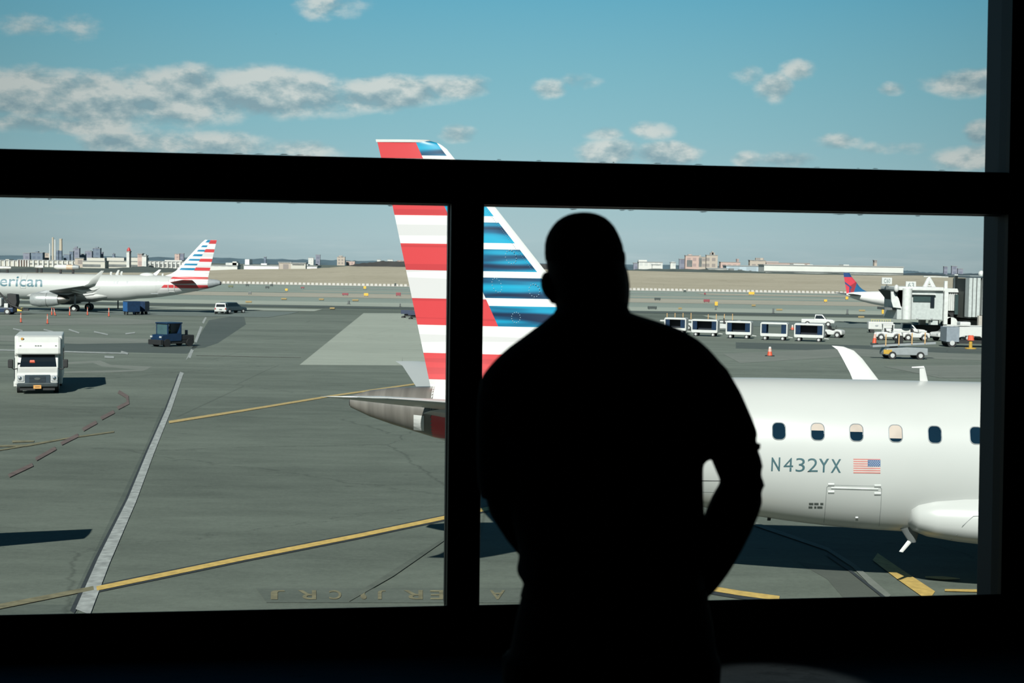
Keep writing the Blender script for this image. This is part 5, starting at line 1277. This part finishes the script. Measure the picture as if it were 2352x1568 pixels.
# pier building with upright ribs
pb = thing('pier_building', 'grey pier building with white upright ribs at the right picture edge', 'building', (B_(2245, 700, 165)[0]+6, 168, gz(168)))
ox2 = pb.location.x; g2 = gz(168)
def pb_(x0, y0, x1, y1, Ya, Yb): xa, zt = B_(x0, y0, Ya); xb, zb__ = B_(x1, y1, Ya); return box(BM(), xa-ox2, xb-ox2, Ya-168, Yb-168, zb__-g2, zt-g2)
ob('wall', pb_(2232, 640, 2420, 735, 165, 172), M('grey_green_wall', (.05, .058, .052, 1), .7), pb)
for x in (2229, 2238, 2247.5, 2260, 2272, 2284, 2296): ob('rib', pb_(x-2, 638, x+2, 728 if x < 2255 else 724, 163.6, 165), JBL if x < 2265 else JBL, pb)
ob('roof_ledge', pb_(2228, 633, 2420, 637, 163.5, 173), JBL, pb); ob('lower_wall', pb_(2228, 735, 2420, 778, 166, 172), M('stained_lower_wall', (.06, .06, .055, 1), .8), pb)
ob('roof_unit', ball(BM(), (B_(2254,628,165)[0]-ox2, -3, B_(2254,628,165)[1]-g2), .35, .35, .35, 12), JBW, pb)
ob('beige_panel', pb_(2248, 725, 2300, 748, 162.5, 163), M('beige_panel', (.3, .28, .25, 1), .6), pb)
# ---------------------------------------------------------------- inside the terminal
FZ = 5.38
TA = .135; al = math.atan(TA)
WD = Vector((math.cos(al), math.sin(al), 0)); WN = Vector((math.sin(al), -math.cos(al), 0))   # WN points into the room
W0 = Vector((0, 6.25, 0))
def WP(x, y, off=0.0):
    d = ray(x, y); o = W0+WN*off-CAM; return CAM+d*(o.dot(WN)/d.dot(WN))
def wall_pt(a, z, off=0.0): return W0+WD*a+WN*off+Vector((0, 0, z))
FRM = M('black_anodised_frame', (.006, .0066, .0066, 1), .5, var=.15, scale=6, spec=.15)
FRM2 = M('blue_grey_jamb', (.035, .042, .05, 1), .6, var=.1, scale=2, spec=.2)
GASK = M('grey_gasket', (.03, .033, .034, 1), .5, var=.3, scale=9)
def bar(pix, o0, o1, bm=None):
    """pix: 4 pixel corners (tl, tr, br, bl) on the plane at offset o0, extruded to o1"""
    a = [WP(x, y, o0) for x, y in pix]; b = [p+WN*(o1-o0) for p in a]
    return hexa(bm or BM(), [a[3], a[2], b[2], b[3], a[0], a[1], b[1], b[0]])
def ext(p, q, x): return p[1]+(q[1]-p[1])*(x-p[0])/(q[0]-p[0])
top_a, top_b, top_c, top_d = (0, 341), (2275, 395), (0, 451), (2270, 495)
xl, xr = -500, 2700
tr1 = struct('trim_1', bar([(xl, ext(top_a, top_b, xl)), (xr, ext(top_a, top_b, xr)), (xr, ext(top_c, top_d, xr)-3), (xl, ext(top_c, top_d, xl)-3)], .0, -.16), FRM, bevel=.006); tr1['label'] = 'black horizontal window transom above the man'
for dy, r_ in ((-9, .006), (-14, .004)):
    ob('trim_groove', tube(BM(), [WP(xl, ext(top_c, top_d, xl)+dy, .006), WP(xr, ext(top_c, top_d, xr)+dy, .006)], r_, 6), GASK if r_ > .005 else FRM, tr1)
ob('lower_lip', bar([(xl, ext(top_c, top_d, xl)-4), (xr, ext(top_c, top_d, xr)-4), (xr, ext(top_c, top_d, xr)+1), (xl, ext(top_c, top_d, xl)+1)], -.1, -.16), GASK, tr1)
tr2 = struct('trim_2', bar([(1037, 440), (1113, 440), (1101, 1420), (1026, 1420)], .0, -.16), FRM, bevel=.006); tr2['label'] = 'black upright mullion left of the man'
ob('gasket_strip', bar([(1030, 462), (1039, 462), (1028, 1388), (1021, 1388)], -.08, -.14), GASK, tr2)
tr3 = struct('trim_3', bar([(2326, -260), (2352, -260), (2292, 1420), (2300, 1420)], .0, -.26) if False else bar([(2337, -400), (2420, -400), (2380, 1600), (2297, 1600)], .0, -.26), FRM2, bevel=.004); tr3['label'] = 'deep dark jamb at the right picture edge'
ob('jamb_edge', bar([(2334, -400), (2348, -400), (2308, 1600), (2294, 1600)], .012, -.02), FRM, tr3)
ob('jamb_panel', bar([(2350, -400), (2800, -400), (2760, 1600), (2310, 1600)], .02, -.02), M('dark_green_grey_panel', (.022, .026, .025, 1), .5, spec=.2), tr3)
sa, sb = (0, 1411), (2352, 1362)
so_ = .03
def sy(x): return ext(sa, sb, x)
pA = WP(xl, sy(xl), so_); pB = WP(xr, sy(xr), so_)
q0 = [pA, pB]; 
b = BM()
t0, t1 = pA, pB
hexa(b, [Vector((t0.x, t0.y, FZ-.3))-WN*.16, Vector((t1.x, t1.y, FZ-.3))-WN*.16, Vector((t1.x, t1.y, FZ-.3)), Vector((t0.x, t0.y, FZ-.3)), t0-WN*.16-Vector((0,0,.07)), t1-WN*.16-Vector((0,0,.07)), t1, t0])
tr4 = struct('trim_4', b, FRM, bevel=.008); tr4['label'] = 'low black window sill rail along the floor'
# panes
mg, k, bsdf = newmat('window_glass')
k.n.remove(bsdf); o_ = k.n['Material Output']; tr_ = k.n.new('ShaderNodeBsdfTransparent'); tr_.inputs[0].default_value = (.93, .965, .95, 1)
gl_ = k.n.new('ShaderNodeBsdfGlossy'); gl_.inputs['Roughness'].default_value = .02; fr_ = k.n.new('ShaderNodeFresnel'); fr_.inputs[0].default_value = 1.35
mx_ = k.n.new('ShaderNodeMixShader'); k.l.new(fr_.outputs[0], mx_.inputs[0]); k.l.new(tr_.outputs[0], mx_.inputs[1]); k.l.new(gl_.outputs[0], mx_.inputs[2])
df = k.n.new('ShaderNodeBsdfDiffuse'); df.inputs[0].default_value = (.5, .5, .48, 1)
x, y, z = k.sep(k.coords())
dirt = k.noise(k.vec(k.m('MULTIPLY', x, 1.0), y, k.m('MULTIPLY', z, 1.4)), 14, 4, .7)
spots = k.noise(k.coords(), 55, 2, .5)
dm = k.m('ADD', k.mapr(dirt, .62, .8, 0, .012), k.mapr(spots, .78, .82, 0, .08))
mx2 = k.n.new('ShaderNodeMixShader'); k.l.new(dm, mx2.inputs[0]); k.l.new(mx_.outputs[0], mx2.inputs[1]); k.l.new(df.outputs[0], mx2.inputs[2]); k.l.new(mx2.outputs[0], o_.inputs[0])
go = -.115
def pane(nm, pix, lb):
    a = [WP(x, y, go) for x, y in pix]; o = struct(nm, poly(BM(), a), mg); o['label'] = lb; return o
pane('window_1', [(xl, ext(top_a, top_b, xl)+20), (xr, ext(top_a, top_b, xr)+20), (xr, -420), (xl, -420)], 'tall upper window pane showing the sky')
pane('window_2', [(xl, ext(top_c, top_d, xl)-15), (1060, ext(top_c, top_d, 1060)-15), (1060, sy(1060)+12), (xl, sy(xl)+12)], 'lower left window pane')
pane('window_3', [(1070, ext(top_c, top_d, 1070)-15), (2330, ext(top_c, top_d, 2330)-15), (2330, sy(2330)+12), (1070, sy(1070)+12)], 'lower right window pane in front of the man')
# sealant smears under and over the transom
b = BM(); random.seed(3)
for i in range(30):
    x = random.uniform(20, 2240); up_ = random.random() < .5
    y = ext(top_a, top_b, x)-1 if up_ else ext(top_c, top_d, x)+3
    w_ = random.uniform(2, 13); h_ = random.uniform(.6, 2.2)
    a_ = [WP(x-w_, y, go+.004), WP(x-w_*.4, y+(-h_ if up_ else h_), go+.004), WP(x+w_*.5, y+(-h_*.8 if up_ else h_*.7), go+.004), WP(x+w_, y, go+.004)]
    poly(b, a_)
ob('sealant', b, M('grey_sealant', (.03, .04, .042, 1), .8), tr1)
# room shell
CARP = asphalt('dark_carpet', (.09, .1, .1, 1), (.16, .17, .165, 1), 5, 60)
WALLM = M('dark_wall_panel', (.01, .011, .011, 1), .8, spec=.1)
a0, a1 = -6.0, 6.0
pl_, pr_ = wall_pt(a0, 0, -.1), wall_pt(a1, 0, -.1)
b = BM(); prism(b, [(-6, -4), (6, -4), (pr_.x, pr_.y), (pl_.x, pl_.y)], FZ-.25, FZ, 'z'); struct('floor', b, CARP)['label'] = 'dark carpet floor of the terminal'
b = BM(); prism(b, [(-6.2, -4.2), (6.2, -4.2), (pr_.x+.2, pr_.y+.1), (pl_.x-.2, pl_.y+.1)], 8.75, 8.9, 'z'); struct('ceiling', b, WALLM)['label'] = 'terminal ceiling'
b = BM(); prism(b, [(-6.2, -4.2), (6.2, -4.2), (6.2, -4), (-6.2, -4)], FZ-.2, 8.8, 'z'); struct('wall_back', b, WALLM)['label'] = 'wall behind the camera'
b = BM(); prism(b, [(-6.2, -4.1), (-6, -4.1), (pl_.x, pl_.y+.0), (pl_.x-.2, pl_.y)], FZ-.2, 8.8, 'z'); struct('wall_left', b, WALLM)['label'] = 'left end wall of the terminal room'
b = BM(); prism(b, [(6.2, -4.1), (6, -4.1), (pr_.x, pr_.y), (pr_.x+.2, pr_.y)], FZ-.2, 8.8, 'z'); struct('wall_right', b, WALLM)['label'] = 'right end wall of the terminal room'
b = BM()
hexa(b, [wall_pt(a0, 0, -.1), wall_pt(a1, 0, -.1), wall_pt(a1, 0, -.35), wall_pt(a0, 0, -.35), wall_pt(a0, FZ-.05, -.1), wall_pt(a1, FZ-.05, -.1), wall_pt(a1, FZ-.05, -.35), wall_pt(a0, FZ-.05, -.35)])
struct('wall_front', b, GREY)['label'] = 'outer terminal wall below the window'
bm = BM(); prism(bm, [(-6.2,-4.2),(6.2,-4.2),(6.2,-4.0),(-6.2,-4.0)], 0, FZ-.2, 'z'); struct('wall_outer', bm, GREY)['label'] = 'lower rear wall of the terminal'
# ---------------------------------------------------------------- the man
MY = 2.8
def MP(x, y, dy=0.0): return PY(x, y, MY+dy)
pxm = MY/F
def remesh(name, bm, mat, parent, vox=.009, sm=6, fac=.6, disp=None):
    o = ob(name, bm, mat, parent)
    md = o.modifiers.new('r', 'REMESH'); md.mode = 'VOXEL'; md.voxel_size = vox; md.use_smooth_shade = True
    s_ = o.modifiers.new('s', 'SMOOTH'); s_.iterations = sm; s_.factor = fac
    bpy.context.view_layer.update()
    dg = bpy.context.evaluated_depsgraph_get(); me = bpy.data.meshes.new_from_object(o.evaluated_get(dg))
    o.modifiers.clear(); old = o.data; o.data = me; bpy.data.meshes.remove(old)
    if not me.materials: me.materials.append(mat)
    for p in me.polygons: p.use_smooth = True
    return o
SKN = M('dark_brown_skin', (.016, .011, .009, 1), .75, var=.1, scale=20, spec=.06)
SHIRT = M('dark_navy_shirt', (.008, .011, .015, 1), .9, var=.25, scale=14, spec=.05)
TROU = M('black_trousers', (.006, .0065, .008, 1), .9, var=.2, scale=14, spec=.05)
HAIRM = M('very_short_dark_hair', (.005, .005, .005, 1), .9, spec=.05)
def hring(y, xl_, xr_, hd, dy=0.0, n_=28, pw=1.0):
    c = MP((xl_+xr_)/2, y, dy); hw = (xr_-xl_)/2*pxm
    return [c+Vector((hw*math.cos(2*math.pi*k/n_), hd*math.sin(2*math.pi*k/n_), 0)) for k in range(n_)]
def tp3(pts, rs, n_=14, bm=None): return tube(bm if bm is not None else BM(), pts, rs, n_)
# skin: head, neck, torso core, arms, hands, legs as one surface
b = BM()
loft(b, [hring(y, l, r, hd, dy) for y, l, r, hd, dy in (
 (488,1330,1356,.014,.01),(490,1317,1367,.03,.01),(493.5,1305,1378,.045,.01),(499.5,1293,1390,.058,.01),(508.5,1280,1401,.07,.01),(520,1270,1411,.08,.01),(532,1262,1418,.088,.011),(546,1255.5,1424.5,.093,.012),(562,1252,1430,.097,.015),(584,1251.5,1433.5,.1,.018),(612,1254,1439,.1,.02),
 (640,1258,1441,.098,.022),(668,1264,1444,.09,.025),(695,1272,1443,.08,.03),(715,1278,1438,.075,.02),(745,1276,1445,.075,.0),(790,1250,1470,.08,0))])
# jaw, nose, brow on the side turned to the window
ball(b, MP(1372, 678, .085), .052, .055, .05, 14); ball(b, MP(1366, 648, .126), .016, .024, .016, 10); ball(b, MP(1365, 634, .12), .009, .018, .024, 10); ball(b, MP(1364, 622, .11), .05, .02, .012, 12); ball(b, MP(1368, 668, .13), .024, .012, .008, 10)
for dx in (-32, 32): ball(b, MP(1364+dx, 650, .09), .022, .025, .02, 10)
# torso core and hips
loft(b, [hring(y, l, r, hd) for y, l, r, hd in ((770,1262,1500,.07),(810,1215,1580,.085),(870,1175,1610,.1),(960,1165,1600,.11),(1100,1185,1590,.115),(1250,1205,1580,.115),(1400,1215,1600,.12),(1560,1190,1620,.12),(1620,1185,1625,.11))])
shL, elL = MP(1172, 875), MP(1158, 1112, .0); shR, elR = MP(1597, 865), MP(1711, 1108, .0)
tp3([MP(1240,850), shL, MP(1160,1000), elL], [.05,.055,.046,.043], bm=b); pass
tp3([elL, MP(1172,1160,.03), MP(1202,1215,.08), MP(1235,1270,.13), MP(1262,1320,.15)], [.043,.046,.042,.034,.028], bm=b)
tp3([MP(1530,850), shR, MP(1662,985), MP(1688,1045), MP(1703,1085), MP(1708,1108), MP(1701,1132,.0), MP(1689,1160,.01), MP(1674,1195,.02), MP(1657,1238,.035), MP(1636,1290,.05), MP(1614,1335,.08), MP(1598,1356,.1)], [.05,.052,.046,.048,.0465,.046,.0475,.0505,.051,.0475,.041,.033,.028], bm=b)
def hand(b, w_, d, side, curl):
    """w_: wrist centre, d: direction of fingers, side: unit vector across the palm towards the thumb"""
    d = d.normalized(); side = (side-d*side.dot(d)).normalized(); nr = d.cross(side)
    tube(b, [w_-d*.02, w_+d*.03, w_+d*.075, w_+d*.1], [(.027,.02),(.036,.017),(.042,.015),(.04,.012)], 12, up=nr)
    for i, (o_, ln_) in enumerate(((.031,.07),(.011,.078),(-.010,.073),(-.030,.058))):
        p = w_+d*.088+side*o_; p1 = p+d*ln_*.42-nr*curl*.3*ln_; p2 = p1+d*ln_*.3-nr*curl*.6*ln_; p3 = p2+d*ln_*.18-nr*curl*.7*ln_
        tube(b, [p-d*.01, p, p1, p2, p3], [.009,.0095,.0088,.008,.0065], 8)
    t0_ = w_+d*.03+side*.03; tube(b, [t0_-side*.01, t0_+side*.018+d*.02, t0_+side*.03+d*.045-nr*.01, t0_+side*.03+d*.066-nr*.02], [.013,.012,.0105,.008], 8)
hand(b, MP(1266,1328,.155), Vector((.35, .05, -.9)), Vector((.9, -.1, .3)), -.5)
hand(b, MP(1598,1356,.105), Vector((-.35, .25, -.85)), Vector((-.85, .2, .3)), .5)
for sx, xk, xa_ in ((-1, -.11, -.12), (1, .11, .13)):
    hx = MP(1405, 1500).x
    tube(b, [Vector((hx+sx*.09, MY, 6.35)), Vector((hx+sx*.1, MY+.0, 6.1)), Vector((hx+xk, MY+.01, 5.88)), Vector((hx+xa_, MY-.01, 5.47)), Vector((hx+xa_, MY-.01, 5.41))], [.09,.08,.058,.04,.036], 14)
man = thing('person', 'bald man in a short-sleeved shirt seen from behind, looking out of the window', 'person', (MP(1400, 1500).x, MY, FZ))
ml = Matrix.Translation(-man.location)
def reloc(o): o.data.transform(ml); return o
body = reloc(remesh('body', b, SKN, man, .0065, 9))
# ears
def ear(c, rx, ry, rz_, tilt):
    b = BM(); R_ = Matrix.Rotation(tilt, 3, 'Y')
    ball(b, c, rx, ry, rz_, 16, R_); 
    return b
e1 = ear(MP(1262, 656, .02), .017, .026, .029, math.radians(-14)); ball(e1, MP(1273, 685, .02), .011, .014, .012, 10); ball(e1, MP(1256, 641, .02), .011, .022, .014, 12)
reloc(remesh('ear', e1, SKN, man, .003, 4))
e2 = ear(MP(1431, 597, .045), .0055, .02, .02, math.radians(0)); ball(e2, MP(1430, 607, .045), .006, .02, .02, 10); reloc(remesh('ear', e2, SKN, man, .003, 3))
# right cheek line of the turned head
c_ = BM(); loft(c_, [hring(y, l, r, hd, dy) for y, l, r, hd, dy in ((612,1400,1439.5,.03,.06),(630,1395,1444,.04,.065),(655,1390,1447.5,.045,.065),(680,1385,1447,.045,.055),(700,1385,1444.5,.04,.04),(712,1390,1442,.03,.03))])
reloc(remesh('cheek', c_, SKN, man, .004, 4))
for dx in (-30, 30):
    reloc(ob('eye', ball(BM(), MP(1364+dx, 632, .112), .0095, .006, .0055, 12), M('dark_eye', (.03, .03, .03, 1), .3), man, smooth=80))
reloc(ob('mouth', ball(BM(), MP(1368, 668, .141), .02, .006, .004, 10), M('dark_lips', (.03, .012, .012, 1), .5), man, smooth=80))
h_ = BM(); loft(h_, [hring(y, l, r, hd, dy) for y, l, r, hd, dy in ((487.5,1331,1355,.014,.008),(489.6,1317,1367,.03,.008),(493,1305,1378,.045,.007),(499,1292.5,1390.5,.058,.006),(508,1279.5,1401.5,.07,.004),(519.5,1269.5,1411.5,.08,.002),(532,1261.5,1418.5,.087,0),(546,1255,1425,.091,-.002),(562,1251.5,1430.5,.093,-.004),(584,1251,1434,.093,-.005),(600,1252.5,1436,.09,-.006))])
reloc(ob('hair', h_, HAIRM, man, smooth=80))
# shirt
s_ = BM()
loft(s_, [hring(y, l, r, hd, dy) for y, l, r, hd, dy in (
 (704,1284,1437,.078,.01),(716,1278,1446,.082,.005),(724,1267,1472,.085,0),(734,1256,1507,.09,0),(746,1242,1545,.096,0),(760,1223,1577,.104,0),(778,1199,1607,.112,0),(800,1169,1632,.12,0),(822,1144,1652,.125,0),(848,1120,1668,.128,0),(875,1101,1675,.13,0),
 (905,1098,1666,.132,0),(950,1115,1636,.138,0),(1050,1140,1617,.142,0),(1100,1146,1617,.143,0),(1150,1158,1618,.143,0),(1200,1172,1622,.142,0),(1250,1186,1622,.14,.003),(1285,1189,1620,.143,.003),(1306,1183,1618,.147,0),(1320,1184,1618,.146,0),(1333,1196,1622,.138,0),(1352,1200,1622,.13,0))], True)
tp3([MP(1205,850), MP(1176,880), MP(1162,915), MP(1159,980), MP(1159,1050), MP(1159,1105), MP(1163,1134)], [.046,.056,.0575,.056,.0555,.054,.051], 18, s_)
tp3([MP(1585,850), MP(1618,880), MP(1644,929), MP(1670,989), MP(1682,1018), MP(1688,1040)], [.048,.054,.0555,.0555,.055,.0545], 18, s_)
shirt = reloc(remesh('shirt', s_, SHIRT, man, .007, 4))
cl = BM()
for y0, rr in ((694, 0), (712, 0)): pass
loft(cl, [hring(700,1283,1441,.084,.012), hring(690,1287,1440,.085,.016), hring(688,1290,1437,.08,.016), hring(706,1280,1444,.09,.008), hring(724,1268,1452,.095,.0), hring(726,1272,1448,.085,.0)], True)
reloc(remesh('collar', cl, SHIRT, man, .004, 3))
tp3([MP(1687,1034), MP(1689,1042)], [.053,.0505], 20, (cf := BM())); reloc(ob('sleeve_cuff', cf, SHIRT, man, smooth=60))
tp3([MP(1163,1126), MP(1164,1136)], [.0525,.0505], 20, (cf := BM())); reloc(ob('sleeve_cuff', cf, SHIRT, man, smooth=60))
# folds across the back
fo = BM()
for pts in ([(1250,900),(1300,980),(1320,1080)],[(1560,900),(1520,990),(1510,1090)],[(1230,1180),(1330,1230),(1450,1235)],[(1600,1200),(1520,1250),(1420,1262)],[(1240,1290),(1380,1310),(1560,1290)]):
    tube(fo, [MP(x, y, -.132) for x, y in pts], [.003,.008,.002], 8)
reloc(ob('shirt_fold', fo, SHIRT, man, smooth=80))
tr_b = BM()
hx = MP(1405, 1500).x
loft(tr_b, [hring(y, l, r, hd) for y, l, r, hd in ((1342,1203,1622,.125),(1360,1198,1626,.128),(1385,1190,1632,.133),(1430,1180,1641,.138),(1500,1168,1650,.14),(1568,1157,1658,.135),(1640,1150,1664,.12))])
for sx in (-1, 1):
    cx_ = hx+sx*.108
    tube(tr_b, [Vector((cx_, MY, 6.32)), Vector((cx_, MY, 6.1)), Vector((cx_+sx*.005, MY+.01, 5.88)), Vector((cx_+sx*.012, MY, 5.6)), Vector((cx_+sx*.015, MY, 5.43))], [(.112,.115),(.105,.11),(.09,.09),(.078,.08),(.078,.085)], 18, up=(0,1,0))
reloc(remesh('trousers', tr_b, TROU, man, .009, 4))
bl = BM(); 
loft(bl, [hring(1346,1199,1626,.13), hring(1372,1192,1630,.134)], True); reloc(ob('belt', bl, M('black_leather', (.004,.004,.004,1), .8, spec=.02), man, smooth=60))
for sx in (-1, 1):
    cx_ = hx+sx*.13
    reloc(ob('shoe', loft(BM(), [[(cx_+w_*math.cos(2*math.pi*k/14), MY+yy, FZ+.003+hh*(.5+.5*math.sin(2*math.pi*k/14))) for k in range(14)] for yy, w_, hh in ((-.1,.028,.06),(-.08,.04,.09),(0,.044,.1),(.08,.045,.075),(.14,.047,.06),(.18,.035,.045),(.195,.015,.03))]), M('black_leather', (0,0,0,1)), man, smooth=60))
# added, unseen ceiling downlight making the lit carpet patch right of the man
dlp = Vector((1.12, 5.7, 8.72))
dl = thing('added_ceiling_spot', 'added unseen downlight in the ceiling near the window, above the picture', 'lamp', dlp, 0)
ob('added_spot_ring', tube(BM(), [(0,0,0),(0,0,.03)], [.09,.1], 20), GREY, dl, smooth=40)
ld = bpy.data.lights.new('spotlight', 'SPOT'); ld.energy = 55; ld.spot_size = math.radians(15); ld.spot_blend = .35; ld.shadow_soft_size = .04; ld.color = (.85, .97, 1)
lo = bpy.data.objects.new('spotlight', ld); COL.objects.link(lo); lo.parent = dl; lo.location = (0, 0, -.03)
